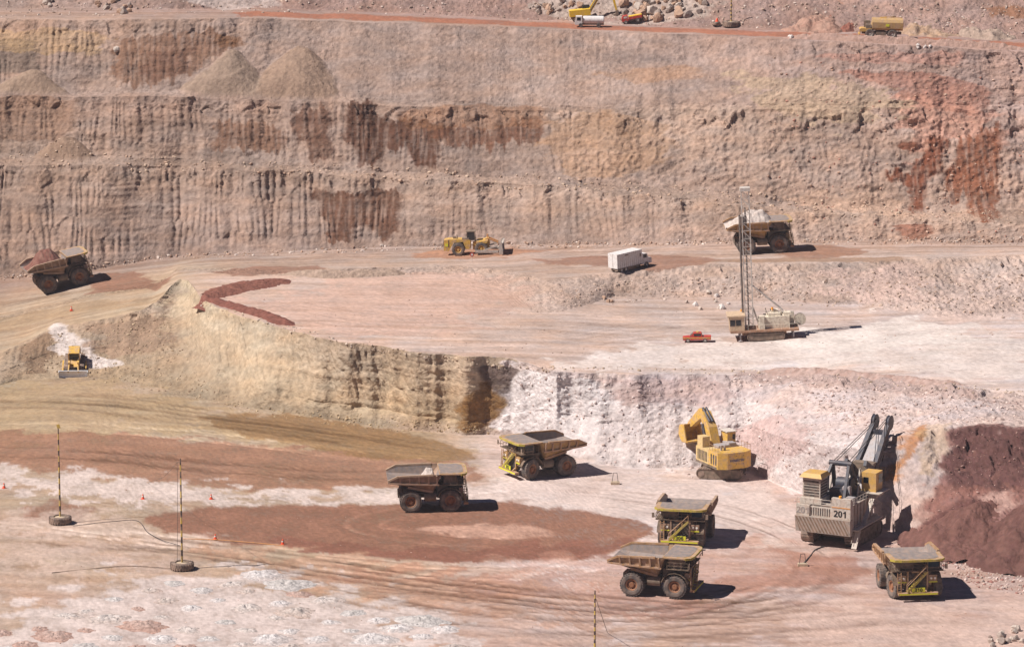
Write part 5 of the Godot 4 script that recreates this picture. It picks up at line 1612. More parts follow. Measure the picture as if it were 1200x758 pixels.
# ---------------------------------------------------------------- crawler dozer, +x forward
func track_dozer():
	var t := thing("track_dozer", "crawler dozer with a wide bare steel blade below the white spill", "bulldozer")
	for s in [-1.0, 1.0]: crawler(t, -2.6, 2.2, 1.25, s * 1.35, 0.75, M.dark, M.track_steel)
	var b := MB.new()
	b.prism([Vector2(-2.0, 0.8), Vector2(2.4, 0.8), Vector2(2.5, 1.7), Vector2(0.3, 2.0), Vector2(-2.0, 2.0)], -0.6, 0.6)
	part("engine_hood", b, M.exc_yellow, t)
	b = MB.new()
	b.span(2.5, 2.56, 1.0, 1.9, -0.65, 0.65)
	part("radiator_grille", b, M.grille, t)
	b = MB.new()
	b.span(-1.9, 0.2, 2.1, 3.5, -0.85, 0.85)
	var cab := part("cab", b, M.cab_glass, t)
	b = MB.new()
	b.span(-1.9, 0.3, 3.5, 3.66, -0.95, 0.95)
	for x in [-1.9, 0.25]:
		for s in [-0.95, 0.95]: b.beam(Vector3(x, 1.6, s), Vector3(x, 3.5, s), 0.18, 0.18)
	part("rollover_frame", b, M.exc_yellow, cab)
	for s in [-1.0, 1.0]:
		b = MB.new()
		b.beam(Vector3(-0.6, 0.7, s * 2.0), Vector3(3.6, 0.6, s * 2.0), 0.28, 0.4)
		part("push_arm", b, M.exc_yellow, t)
		b = MB.new()
		b.tube(Vector3(1.9, 2.3, s * 0.75), Vector3(3.7, 1.5, s * 0.9), 0.13, 8)
		b.span(1.4, 2.1, 1.5, 2.7, s * 0.8 - 0.16, s * 0.8 + 0.16)
		part("lift_cylinder", b, M.exc_yellow, t)
	b = MB.new()
	for i in 6:
		var a0 := -1.1 + i * 0.23
		var a1 := a0 + 0.23
		var r := 1.55
		var f := func(a: float, k: float, z: float) -> Vector3: return Vector3(5.0 - cos(a) * r + k, 1.46 + sin(a) * r, z)
		b.hexa([f.call(a0, 0.0, -2.5), f.call(a0, 0.16, -2.5), f.call(a0, 0.16, 2.5), f.call(a0, 0.0, 2.5), f.call(a1, 0.0, -2.5), f.call(a1, 0.16, -2.5), f.call(a1, 0.16, 2.5), f.call(a1, 0.0, 2.5)])
	for s in [-2.52, 2.52]: b.prism([Vector2(3.55, 0.06), Vector2(4.25, 0.02), Vector2(4.15, 1.9), Vector2(3.7, 2.1)], s - 0.05, s + 0.05)
	part("blade", b, M.blade_steel, t)
	seat(t, 87, 428, -88.0, 2.2)
	t.scale = Vector3(1.0, 0.88, 1.08)
	return t

# ---------------------------------------------------------------- road vehicles, +x forward
func box_truck():
	var t := thing("box_truck", "white box truck with bare white rear doors beside the haul road", "truck")
	var tm := tyre_shape(0.52, 0.34, 12)
	var rm := rim_shape(0.52, 0.34)
	for x in [-3.2, -2.0, 3.5]:
		for s in [-1.0, 1.0]: wheel(t, Vector3(x, 0.52, s * 1.05), tm, rm, M.rubber, M.white_dusty)
	var b := MB.new()
	b.span(-4.2, 4.2, 0.55, 0.85, -0.5, 0.5)
	b.span(-1.4, 1.4, 0.5, 0.95, 0.6, 1.15)
	part("chassis", b, M.dark, t)
	b = MB.new()
	b.span(-4.4, 2.2, 0.95, 3.75, -1.28, 1.28)
	var bx := part("cargo_box", b, M.white_paint, t)
	b = MB.new()
	for i in 12: b.span(-4.2 + i * 0.53, -4.15 + i * 0.53, 1.0, 3.7, 1.28, 1.31)
	b.span(-4.4, 2.2, 0.9, 1.0, 1.28, 1.32)
	b.span(-4.43, -4.4, 1.0, 3.7, -0.02, 0.02)
	part("panel_rib", b, M.grey_paint, bx)
	b = MB.new()
	b.span(1.55, 1.95, 2.4, 3.0, 1.28, 1.32)
	b.span(-2.4, -1.4, 3.2, 3.4, 1.28, 1.31)
	part("side_vent", b, M.dark, bx)
	b = MB.new()
	b.prism([Vector2(2.4, 0.7), Vector2(4.9, 0.7), Vector2(4.9, 1.7), Vector2(4.0, 1.9), Vector2(3.7, 2.7), Vector2(2.4, 2.75)], -1.1, 1.1)
	var cab := part("cab", b, M.white_paint, t)
	b = MB.new()
	b.quad(Vector3(4.0, 1.95, -1.0), Vector3(4.0, 1.95, 1.0), Vector3(3.74, 2.62, 1.0), Vector3(3.74, 2.62, -1.0), Vector3(1, 0, 0))
	b.span(2.7, 3.6, 1.9, 2.55, 1.1, 1.12)
	part("window", b, M.glass, cab)
	seat(t, 738, 315.5, 42.0, 2.5)
	return t

func pickup():
	var t := thing("pickup_truck", "red pickup with a yellow stripe parked beside the drill rig", "pickup")
	var tm := tyre_shape(0.4, 0.27, 10)
	var rm := rim_shape(0.4, 0.27)
	for x in [-1.5, 1.6]:
		for s in [-1.0, 1.0]: wheel(t, Vector3(x, 0.4, s * 0.8), tm, rm, M.rubber, M.steel_pale)
	var b := MB.new()
	b.prism([Vector2(-2.55, 0.5), Vector2(2.5, 0.45), Vector2(2.55, 0.95), Vector2(1.2, 1.1), Vector2(-2.55, 1.1)], -0.92, 0.92)
	var body := part("body", b, M.red_paint, t)
	b = MB.new()
	b.span(-2.5, 2.5, 0.78, 0.95, -0.94, -0.92)
	b.span(-2.5, 2.5, 0.78, 0.95, 0.92, 0.94)
	part("yellow_stripe", b, M.exc_yellow, body)
	b = MB.new()
	b.prism([Vector2(-1.0, 1.1), Vector2(1.3, 1.1), Vector2(0.6, 1.75), Vector2(-0.8, 1.75)], -0.8, 0.8)
	var cab := part("cab", b, M.red_paint, t)
	b = MB.new()
	b.span(-0.75, 0.5, 1.2, 1.62, 0.8, 0.82)
	b.span(-0.75, 0.5, 1.2, 1.62, -0.82, -0.8)
	b.quad(Vector3(1.25, 1.18, -0.7), Vector3(1.25, 1.18, 0.7), Vector3(0.68, 1.71, 0.7), Vector3(0.68, 1.71, -0.7), Vector3(1, 1, 0))
	part("window", b, M.glass, cab)
	b = MB.new()
	b.span(-0.3, 0.1, 1.76, 1.9, -0.5, 0.5)
	part("light_bar", b, M.exc_yellow, cab)
	seat(t, 817, 400.5, 176.0, 1.5)
	return t

func water_truck():
	var t := thing("water_truck", "tan water truck with a long tank on the red upper road", "water truck")
	var tm := tyre_shape(0.98, 0.6, 16)
	var rm := rim_shape(0.98, 0.6)
	for x in [-2.2, 2.4]:
		for s in [-1.0, 1.0]: wheel(t, Vector3(x, 0.98, s * 1.4), tm, rm, M.rubber, M.steel_pale)
	var b := MB.new()
	b.span(-4.1, 4.0, 0.9, 1.4, -0.7, 0.7)
	b.span(-0.9, 1.2, 0.7, 1.5, -1.4, 1.4)
	part("frame", b, M.dark, t)
	b = MB.new()
	var ring := [Vector2(-1.2, 1.75), Vector2(1.2, 1.75), Vector2(1.6, 2.2), Vector2(1.65, 3.4), Vector2(1.35, 3.95), Vector2(0.7, 4.2), Vector2(-0.7, 4.2), Vector2(-1.35, 3.95), Vector2(-1.65, 3.4), Vector2(-1.6, 2.2)]
	for i in ring.size():
		var p: Vector2 = ring[i]
		var q: Vector2 = ring[(i + 1) % ring.size()]
		b.quad(Vector3(-4.3, p.y, p.x), Vector3(2.0, p.y, p.x), Vector3(2.0, q.y, q.x), Vector3(-4.3, q.y, q.x), Vector3(0, p.y + q.y - 6.0, p.x + q.x))
		b.tri(Vector3(-4.55, 3.0, 0), Vector3(-4.3, p.y, p.x), Vector3(-4.3, q.y, q.x), Vector3(-1, 0, 0))
		b.tri(Vector3(2.2, 3.0, 0), Vector3(2.0, p.y, p.x), Vector3(2.0, q.y, q.x), Vector3(1, 0, 0))
	var tank := part("water_tank", b, M.tank_tan, t)
	b = MB.new()
	b.span(-1.5, -0.8, 2.6, 3.1, 1.64, 1.68)
	b.span(-1.5, -0.8, 2.6, 3.1, -1.68, -1.64)
	part("lime_panel", b, M.lime, tank)
	b = MB.new()
	b.span(-1.0, 0.3, 4.18, 4.34, -0.5, 0.5)
	b.beam(Vector3(-4.2, 4.25, 1.2), Vector3(-0.6, 4.32, 1.2), 0.08, 0.08)
	part("tank_hatch", b, M.dusty_yellow2, tank)
	b = MB.new()
	b.prism([Vector2(2.1, 1.5), Vector2(4.4, 1.4), Vector2(4.6, 1.9), Vector2(4.2, 2.1), Vector2(2.1, 2.1)], -1.5, 1.5)
	part("deck", b, M.dusty_yellow2, t)
	b = MB.new()
	b.span(2.3, 3.6, 2.1, 3.5, 0.2, 1.5)
	b.span(2.3, 3.3, 2.1, 2.9, -1.4, 0.1)
	var cab := part("cab", b, M.dark, t)
	b = MB.new()
	b.span(2.5, 3.5, 2.6, 3.3, 1.5, 1.53)
	b.span(3.6, 3.63, 2.5, 3.35, 0.3, 1.4)
	part("window", b, M.glass, cab)
	b = MB.new()
	b.span(4.4, 4.7, 0.55, 0.95, -1.5, 1.5)
	for s in [-1.3, 1.3]: b.beam(Vector3(4.5, 0.8, s), Vector3(4.2, 2.1, s), 0.12, 0.12)
	part("bumper", b, M.dusty_yellow2, t)
	seat(t, 1033, 44.5, 178.0, 2.4)
	return t

func tanker():
	var t := thing("tanker_truck", "small white tanker truck on the red upper road", "tanker truck")
	var tm := tyre_shape(0.45, 0.3, 12)
	var rm := rim_shape(0.45, 0.3)
	for x in [-1.9, 1.9]:
		for s in [-1.0, 1.0]: wheel(t, Vector3(x, 0.45, s * 0.92), tm, rm, M.rubber, M.steel_dark)
	var b := MB.new()
	b.span(-3.0, 2.9, 0.5, 0.8, -0.45, 0.45)
	part("chassis", b, M.dark, t)
	b = MB.new()
	b.lathe([Vector2(-3.1, 0), Vector2(-3.05, 0.75), Vector2(-2.9, 0.86), Vector2(1.2, 0.86), Vector2(1.35, 0.75), Vector2(1.4, 0)], Vector3(0, 1.5, 0), Vector3(1, 0, 0), 18)
	part("tank", b, M.white_paint, t)
	b = MB.new()
	b.prism([Vector2(1.6, 0.55), Vector2(3.1, 0.55), Vector2(3.1, 1.4), Vector2(2.9, 2.3), Vector2(1.6, 2.35)], -1.0, 1.0)
	var cab := part("cab", b, M.white_paint, t)
	b = MB.new()
	b.span(1.9, 2.7, 1.45, 2.1, 1.0, 1.02)
	b.span(1.9, 2.7, 1.45, 2.1, -1.02, -1.0)
	b.quad(Vector3(3.11, 1.45, -0.85), Vector3(3.11, 1.45, 0.85), Vector3(2.94, 2.2, 0.85), Vector3(2.94, 2.2, -0.85), Vector3(1, 0, 0))
	part("window", b, M.glass, cab)
	seat(t, 691, 31.5, 180.0, 2.0)
	return t

func small_excavator():
	var t := thing("excavator", "bright yellow excavator with arched boom behind the white tanker", "excavator")
	for s in [-1.0, 1.0]: crawler(t, -2.1, 2.1, 0.95, s * 1.15, 0.6, M.dark, M.track_steel)
	var b := MB.new()
	b.span(-1.6, 1.6, 0.5, 1.1, -0.9, 0.9)
	part("undercarriage", b, M.dark, t)
	b = MB.new()
	b.span(-2.9, 1.6, 1.15, 2.5, -1.4, 1.4)
	part("engine_housing", b, M.bright_yellow, t)
	b = MB.new()
	b.prism([Vector2(0.0, 2.5), Vector2(1.7, 2.5), Vector2(1.5, 3.2), Vector2(0.0, 3.25)], -1.4, -0.4)
	part("cab", b, M.cab_glass, t)
	b = MB.new()
	b.prism([Vector2(0.8, 1.6), Vector2(1.7, 1.6), Vector2(4.0, 4.7), Vector2(6.6, 4.7), Vector2(6.6, 5.3), Vector2(3.6, 5.5)], -0.3, 0.3)
	part("boom", b, M.bright_yellow, t)
	b = MB.new()
	b.prism([Vector2(6.2, 5.8), Vector2(6.8, 5.8), Vector2(7.4, 1.4), Vector2(7.0, 1.4)], -0.25, 0.25)
	part("stick", b, M.bright_yellow, t)
	b = MB.new()
	b.tube(Vector3(1.5, 2.0, 0.4), Vector3(3.4, 4.6, 0.4), 0.12, 8)
	b.tube(Vector3(3.4, 5.5, 0), Vector3(6.3, 5.7, 0), 0.11, 8)
	part("cylinder", b, M.dark, t)
	b = MB.new()
	b.prism([Vector2(7.0, 1.5), Vector2(7.6, 1.5), Vector2(7.5, 0.5), Vector2(6.7, 0.25), Vector2(6.3, 0.7), Vector2(6.9, 0.75)], -0.6, 0.6)
	part("bucket", b, M.dark, t)
	seat(t, 684, 24.0, 2.0, 1.6)
	return t

func flatbed():
	var t := thing("service_truck", "small red service truck beneath the boulder heap", "truck")
	var tm := tyre_shape(0.4, 0.28, 10)
	var rm := rim_shape(0.4, 0.28)
	for x in [-1.3, 1.3]:
		for s in [-1.0, 1.0]: wheel(t, Vector3(x, 0.4, s * 0.85), tm, rm, M.rubber, M.steel_pale)
	var b := MB.new()
	b.span(-2.2, 2.0, 0.5, 0.8, -0.8, 0.8)
	part("chassis", b, M.dark, t)
	b = MB.new()
	b.prism([Vector2(0.7, 0.6), Vector2(2.1, 0.6), Vector2(2.1, 1.2), Vector2(1.7, 1.8), Vector2(0.7, 1.8)], -0.9, 0.9)
	var cab := part("cab", b, M.red_paint, t)
	b = MB.new()
	b.span(0.9, 1.6, 1.25, 1.65, -0.92, -0.9)
	b.span(0.9, 1.6, 1.25, 1.65, 0.9, 0.92)
	part("window", b, M.white_dusty, cab)
	b = MB.new()
	b.span(-2.3, 0.6, 0.85, 1.35, -0.95, 0.95)
	part("bed", b, M.red_paint, t)
	b = MB.new()
	b.span(-2.3, 0.5, 1.36, 1.52, -0.9, 0.9)
	part("yellow_load", b, M.bright_yellow, t)
	seat(t, 741, 27.2, 180.0, 1.3)
	return t

# ---------------------------------------------------------------- poles, cones, rocks, heaps
func pole(px: float, py: float, hgt: float, label: String, flag := false):
	var p := surf(px, py)
	p.y = ground_y(p.x, p.z)
	var t := thing("striped_pole", label, "marker pole", p)
	var b := MB.new()
	b.lathe([Vector2(0.0, 1.05), Vector2(0.02, 1.55), Vector2(0.25, 1.78), Vector2(0.9, 1.78), Vector2(1.12, 1.55), Vector2(1.14, 1.05), Vector2(0.0, 1.05)], Vector3(0, 0.02, 0), Vector3.UP, 32)
	for i in 26:
		var bs := Basis(Vector3.UP, TAU * i / 26)
		b.box(bs * Vector3(1.76, 0.35, 0), Vector3(0.14, 0.5, 0.2), bs)
		b.box(bs.rotated(Vector3.UP, 0.12) * Vector3(1.76, 0.82, 0), Vector3(0.14, 0.5, 0.2), bs.rotated(Vector3.UP, 0.12))
	part("tyre_base", b, M.old_tyre, t)
	b = MB.new()
	b.lathe([Vector2(0.0, 1.04), Vector2(0.95, 1.04), Vector2(1.05, 0.7), Vector2(1.12, 0.0)], Vector3(0, 0.02, 0), Vector3.UP, 20)
	part("concrete_fill", b, M.concrete, t)
	var n := 16
	for i in n:
		b = MB.new()
		b.tube(Vector3(0, 1.05 + (hgt - 1.05) * i / n, 0), Vector3(0, 1.05 + (hgt - 1.05) * (i + 1) / n, 0), 0.16 - 0.06 * i / n, 10)
		part("band", b, M.pole_yellow if i % 2 == 0 else M.pole_black, t)
	if flag:
		b = MB.new()
		b.box(Vector3(0.05, hgt + 0.3, 0), Vector3(0.5, 0.7, 0.1), Basis(Vector3(0, 0, 1), 0.3))
		part("top_marker", b, M.pole_yellow, t)
	else:
		b = MB.new()
		b.beam(Vector3(0.1, hgt - 0.6, 0), Vector3(-0.5, hgt - 0.6, 0), 0.07, 0.07)
		part("top_arm", b, M.dark, t)
	return t

func rope(called: String, pts: Array, r: float, m: Material, label: String, category: String):
	var b := MB.new()
	var c := Curve3D.new()
	for i in pts.size():
		var d: Vector3 = (pts[mini(i + 1, pts.size() - 1)] - pts[maxi(i - 1, 0)]) / 6.0
		c.add_point(pts[i], -d, d)
	var bk := c.tessellate_even_length(4, 0.8)
	for i in bk.size() - 1: b.tube(bk[i], bk[i + 1], r, 6)
	tag(part(called, b, m, self), label, category)

func cone(px: float, py: float, label: String):
	var p := surf(px, py)
	var t := thing("traffic_cone", label, "traffic cone", p, rng.randf() * 3.0, "orange traffic cones on the pit ground")
	var b := MB.new()
	b.box(Vector3(0, 0.04, 0), Vector3(0.62, 0.09, 0.62))
	part("base", b, M.cone_orange, t)
	b = MB.new()
	b.lathe([Vector2(0.08, 0.26), Vector2(0.86, 0.07), Vector2(0.92, 0.0)], Vector3.ZERO, Vector3.UP, 14)
	part("cone", b, M.cone_orange, t)
	b = MB.new()
	b.lathe([Vector2(0.42, 0.185), Vector2(0.43, 0.2), Vector2(0.6, 0.155), Vector2(0.61, 0.14)], Vector3.ZERO, Vector3.UP, 14)
	part("reflective_band", b, M.white_dusty, t)

func rock_shape(seed_: int, fine := true) -> ArrayMesh:
	var n := noise(seed_, 0.9, 3)
	var s := SphereMesh.new()
	s.radius = 1.0
	s.height = 2.0
	s.radial_segments = 11 if fine else 6
	s.rings = 6 if fine else 3
	var a := s.get_mesh_arrays()
	var V: PackedVector3Array = a[Mesh.ARRAY_VERTEX]
	var I: PackedInt32Array = a[Mesh.ARRAY_INDEX]
	var r := RandomNumberGenerator.new()
	r.seed = seed_
	var cuts := []
	for i in 9: cuts.append([Vector3(r.randfn(), r.randfn(), r.randfn()).normalized(), r.randf_range(0.55, 0.85)])
	var P := PackedVector3Array()
	for p in V:
		var q := p * (1.0 + n.get_noise_3dv(p * 1.3) * 0.35)
		for c in cuts:
			var d: float = q.dot(c[0]) - c[1]
			if d > 0.0: q -= c[0] * d
		P.append(Vector3(q.x * 1.1, q.y * 0.85, q.z))
	var b := MB.new()
	for i in range(0, I.size(), 3):
		var p0 := P[I[i]]
		var p1 := P[I[i + 1]]
		var p2 := P[I[i + 2]]
		if (p1 - p0).cross(p2 - p0).length() > 0.0001:
			var nn := (p1 - p0).cross(p2 - p0).normalized()
			if nn.dot(p0 + p1 + p2) < 0: nn = -nn
			b.tri(p0, p1, p2, nn)
	return b.mesh()

var TV: PackedVector3Array       # terrain points, kept for laying rocks on the real surface
var TFIRST: Array
func ground_point(px: float, py: float) -> Vector3:
	var q := pix_s(px, py)
	return TV[clampi(int(s_row(q.y, TFIRST) + 0.5), 0, TV.size() / XS.size() - 1) * XS.size() + int(q.x + 0.5)]

func in_poly(poly: Array) -> Array:     # [polygon, lo, hi]
	var pl := PackedVector2Array()
	var lo := Vector2(1e9, 1e9)
	var hi := Vector2(-1e9, -1e9)
	for q in poly:
		var w := Vector2(q[0], q[1])
		pl.append(w)
		lo = lo.min(w)
		hi = hi.max(w)
	return [pl, lo, hi]

func random_in(P: Array) -> Vector2:
	for k in 60:
		var q := Vector2(rng.randf_range(P[1].x, P[2].x), rng.randf_range(P[1].y, P[2].y))
		if Geometry2D.is_point_in_polygon(q, P[0]): return q
	return (P[1] + P[2]) / 2.0

func boulders():
	var shapes := []
	for i in 6: shapes.append(rock_shape(100 + i))
	for s in [
		[[[104, 16], [112, 4], [140, 2], [160, 6], [162, 16]], 22, 0.35, 1.0, "grey boulder in the loose heap on the rim above the tan cone", "boulders on the wall rim", [M.rock_grey, M.rock_tan]],
		[[[48, 8], [50, 1], [62, 1], [64, 8]], 3, 0.7, 1.3, "pale boulder standing alone on the rim beside a dark hollow", "lone boulders on the rim", [M.rock_pale, M.rock_grey]],
		[[[732, 20], [730, 4], [760, -4], [820, -4], [832, 6], [818, 20], [790, 22], [760, 24]], 62, 0.5, 1.5, "pale angular boulder in the big heap behind the red service truck", "boulder heap above the upper road", [M.rock_pale, M.rock_grey, M.rock_tan]],
		[[[612, 8], [640, 2], [680, 2], [684, 12], [640, 16]], 26, 0.35, 1.0, "half-buried grey boulder on the slope above the yellow excavator", "boulders above the excavator", [M.rock_grey, M.rock_tan]],
		[[[920, 46], [926, 43], [945, 45], [942, 48]], 4, 0.4, 0.7, "white stone lying on the crest beside the upper road", "white stones on the crest", [M.rock_white]],
		[[[1060, 52], [1074, 50], [1100, 56], [1090, 60]], 4, 0.4, 0.6, "white stone on the reddish crest below the water truck", "white stones below the water truck", [M.rock_white]],
		[[[800, 356], [826, 340], [860, 350], [850, 362], [806, 364]], 9, 0.4, 0.75, "whitish boulder on the embankment behind the red pickup", "boulders behind the pickup", [M.rock_white, M.rock_pale]],
		[[[700, 352], [716, 348], [720, 356], [704, 358]], 3, 0.5, 0.9, "brown boulder at the foot of the berm below the box truck", "boulders below the box truck", [M.rock_tan]],
		[[[1160, 745], [1175, 738], [1200, 735], [1210, 758], [1160, 760]], 16, 0.35, 0.8, "angular grey rock at the edge of the floor below the muck pile", "rocks on the floor by the muck pile", [M.rock_pale, M.rock_grey]],
		[[[96, 60], [260, 60], [266, 32], [120, 26]], 1, 0.9, 0.9, "single pale boulder perched on the upper berm", "lone boulder", [M.rock_pale]],
	]:
		var P := in_poly(s[0])
		for i in s[1]:
			var q := random_in(P)
			var r: float = lerpf(s[2], s[3], pow(rng.randf(), 1.6))
			var o := part_mesh("boulder", shapes[rng.randi() % 6], s[6][rng.randi() % s[6].size()], self)
			var p := ground_point(q.x, q.y)
			o.transform = Transform3D(Basis.from_euler(Vector3(rng.randf() * 6.0, rng.randf() * 6.0, rng.randf() * 6.0)).scaled(Vector3.ONE * r), p + Vector3(0, r * 0.35, 0))
			var sz: String = "" if s[1] < 2 else ("large " if r > lerpf(s[2], s[3], 0.45) else ("small " if r < lerpf(s[2], s[3], 0.12) else "middling "))
			var lab: String = s[4]
			if s[1] > 5: lab = lab.replace("pale ", "").replace("grey ", "").replace("whitish ", "").replace("white ", "")
			var tint: String = {M.rock_pale: "pale ", M.rock_grey: "grey ", M.rock_tan: "tan ", M.rock_white: "white "}[o.material_override] if s[1] > 5 else ""
			tag(o, sz + tint + lab, "boulder", s[5])

func rubble():
	var shapes := []
	for i in 4: shapes.append(rock_shape(200 + i, false))
	for s in [
		["muck_rubble", "white and red broken rock strewn along the foot of the muck pile", [[1040, 640], [1090, 648], [1140, 640], [1170, 640], [1210, 655], [1215, 700], [1150, 690], [1110, 672], [1060, 652]], 900, 0.12, 0.42, [lin(205, 185, 178), lin(150, 105, 96), lin(180, 160, 150)]],
		["face_rubble", "pale broken rock scattered over the white bench face", [[600, 440], [900, 440], [1060, 470], [1040, 600], [940, 590], [860, 566], [760, 556], [640, 524]], 1300, 0.1, 0.4, [lin(214, 200, 196), lin(186, 164, 158), lin(196, 176, 168)]],
		["muck_top_rubble", "broken pale rock covering the top of the muck", [[900, 440], [1210, 466], [1210, 500], [1100, 498], [1000, 500]], 900, 0.1, 0.45, [lin(206, 188, 180), lin(180, 156, 148)]],
		["muck_face_rubble", "red lumps and stones lying on the muck pile slope", [[1120, 505], [1210, 505], [1210, 655], [1100, 640], [1070, 630], [1100, 560]], 500, 0.08, 0.3, [lin(134, 96, 88), lin(170, 138, 128)]],
		["embankment_rubble", "loose stones on the embankment below the haul road", [[640, 340], [800, 322], [1000, 318], [1210, 310], [1210, 375], [1000, 362], [800, 350], [650, 362]], 1700, 0.1, 0.42, [lin(186, 164, 148), lin(200, 182, 170), lin(160, 136, 122)]],
		["ramp_rubble", "stones on the earth bank beside the crawler dozer", [[28, 405], [110, 378], [190, 365], [230, 440], [300, 480], [200, 462], [60, 438], [30, 440]], 900, 0.1, 0.34, [lin(170, 148, 122), lin(190, 168, 140), lin(140, 116, 96)]],
		["toe_rubble", "stones fallen along the foot of the lower bench face", [[240, 470], [330, 478], [450, 488], [560, 500], [580, 510], [440, 504], [300, 486]], 600, 0.08, 0.3, [lin(186, 164, 132), lin(160, 136, 106)]],
		["wall_foot_rubble", "stones fallen along the foot of the pit wall", [[0, 322], [200, 298], [500, 286], [800, 281], [1200, 278], [1200, 287], [800, 288], [500, 293], [200, 304], [0, 330]], 1500, 0.1, 0.5, [lin(186, 160, 142), lin(206, 190, 180), lin(166, 136, 118)]],
		["middle_berm_rubble", "stones lying on the middle berms of the pit wall", [[0, 176], [400, 192], [700, 210], [1000, 236], [1200, 250], [1200, 262], [1000, 254], [700, 228], [400, 208], [0, 196]], 1100, 0.12, 0.5, [lin(180, 152, 132), lin(196, 172, 152)]],
		["right_wall_rubble", "blocks hanging on the right part of the pit wall", [[900, 60], [1210, 70], [1210, 280], [1000, 270], [900, 230]], 900, 0.1, 0.4, [lin(190, 160, 142), lin(184, 150, 130), lin(176, 128, 112)]],
		["rim_rubble", "stones on the rim and the slope above the upper road", [[0, 2], [1200, 2], [1200, 45], [900, 34], [400, 14], [0, 20]], 1500, 0.12, 0.45, [lin(188, 164, 148), lin(206, 190, 180), lin(160, 138, 124)]],
		["crest_rubble", "stones along the crest of the drill bench", [[230, 352], [400, 398], [600, 428], [900, 432], [1200, 458], [1200, 468], [900, 440], [600, 434], [400, 406], [230, 360]], 800, 0.08, 0.35, [lin(180, 158, 136), lin(200, 182, 168)]],
		["floor_stones", "small stones lying about the pit floor", [[0, 560], [500, 610], [1200, 640], [1200, 758], [0, 758]], 700, 0.05, 0.16, [lin(196, 174, 162), lin(160, 124, 108)]],
		["bench_stones", "small stones lying about the drill bench", [[300, 350], [640, 350], [1150, 385], [1180, 440], [700, 436], [420, 404]], 600, 0.06, 0.25, [lin(196, 174, 160), lin(166, 140, 126)]],
	]:
		var P := in_poly(s[2])
		var mm := MultiMesh.new()
		mm.transform_format = MultiMesh.TRANSFORM_3D
		mm.use_colors = true
		mm.mesh = shapes[rng.randi() % 4]
		mm.instance_count = s[3]
		for i in s[3]:
			var q := random_in(P)
			var r: float = lerpf(s[4], s[5], pow(rng.randf(), 4.0))
			var b := Basis.from_euler(Vector3(rng.randf() * 6.0, rng.randf() * 6.0, rng.randf() * 6.0)).scaled(Vector3(r * rng.randf_range(0.7, 1.3), r * rng.randf_range(0.6, 1.0), r))
			mm.set_instance_transform(i, Transform3D(b, ground_point(q.x, q.y) + Vector3(0, r * 0.05, 0)))
			var c: Color = s[6][rng.randi() % s[6].size()]
			var f := rng.randf_range(0.75, 1.15)
			mm.set_instance_color(i, Color(c.r * f, c.g * f, c.b * f))
		var o := MultiMeshInstance3D.new()
		o.name = numbered(s[0])
		o.multimesh = mm
		o.material_override = M.rubble
		add_child(o)
		o.set_meta("kind", "stuff")
		tag(o, s[1], "rubble")

# cone of tipped earth with its top at a photo pixel
func dirt_pile(px: float, py: float, hgt: float, slope: float, c0: Color, c1: Color, label: String, seed_: int, fwd := 0.0):
	var top := surf(px, py)
	var R := (hgt + 1.4) / slope
	var n := noise(seed_, 0.18, 4)
	var n2 := noise(seed_ + 1, 0.8, 3)
	var NA := 96
	var NR := 44
	var V := PackedVector3Array()
	var C := PackedColorArray()
	var I := PackedInt32Array()
	var off := []
	for j in NR + 1:
		for i in NA:
			var a := TAU * i / NA
			var r := R * j / NR
			var x := cos(a) * r
			var z := sin(a) * r
			var y := hgt - sqrt(r * r + 4.0) * slope + 1.6 * slope + n.get_noise_2d(x + seed_ * 30, z) * 1.3 + n2.get_noise_2d(x, z) * 0.22 + n.get_noise_2d(cos(a) * 22.0, sin(a) * 22.0) * 0.22 * minf(r / 3.0, 1.0)
			var gy := ground_y(top.x + x, top.z + fwd + z) - top.y + hgt
			off.append(gy < -0.9)
			y = maxf(y, gy - 0.8)
			V.append(Vector3(x, y, z))
			var k := clampf(0.5 + n.get_noise_2d(x * 2.0, z * 2.0 + 90.0), 0, 1)
			var c := c0.lerp(c1, k)
			var f := 1.0 + n2.get_noise_2d(x * 1.6, z * 1.6) * 0.2
			C.append(Color(c.r * f, c.g * f, c.b * f))
	for j in NR:
		for i in NA:
			var p := j * NA + i
			var q := j * NA + (i + 1) % NA
			if off[p + NA] or off[q + NA]: continue
			I.append_array([p, q, p + NA, q, q + NA, p + NA])
	earth_mesh("dirt_pile", V, C, I, top - Vector3(0, hgt, -fwd), label, "dirt pile", "dirt piles tipped in the pit")

func earth_mesh(called: String, V: PackedVector3Array, C: PackedColorArray, I: PackedInt32Array, at: Vector3, label: String, category: String, group := ""):
	var N := PackedVector3Array()
	N.resize(V.size())
	for k in range(0, I.size(), 3):
		var g := (V[I[k + 2]] - V[I[k]]).cross(V[I[k + 1]] - V[I[k]])
		if g.y < 0:
			g = -g
			var t := I[k + 1]
			I[k + 1] = I[k + 2]
			I[k + 2] = t
		for e in 3: N[I[k + e]] += g
	for k in N.size(): N[k] = N[k].normalized()
	var a := []
	a.resize(Mesh.ARRAY_MAX)
	a[Mesh.ARRAY_VERTEX] = V
	a[Mesh.ARRAY_NORMAL] = N
	a[Mesh.ARRAY_COLOR] = C
	a[Mesh.ARRAY_INDEX] = I
	var m := ArrayMesh.new()
	m.add_surface_from_arrays(Mesh.PRIMITIVE_TRIANGLES, a)
	var o := part_mesh(called, m, M.earth, self)
	o.position = at
	tag(o, label, category, group)
	return o

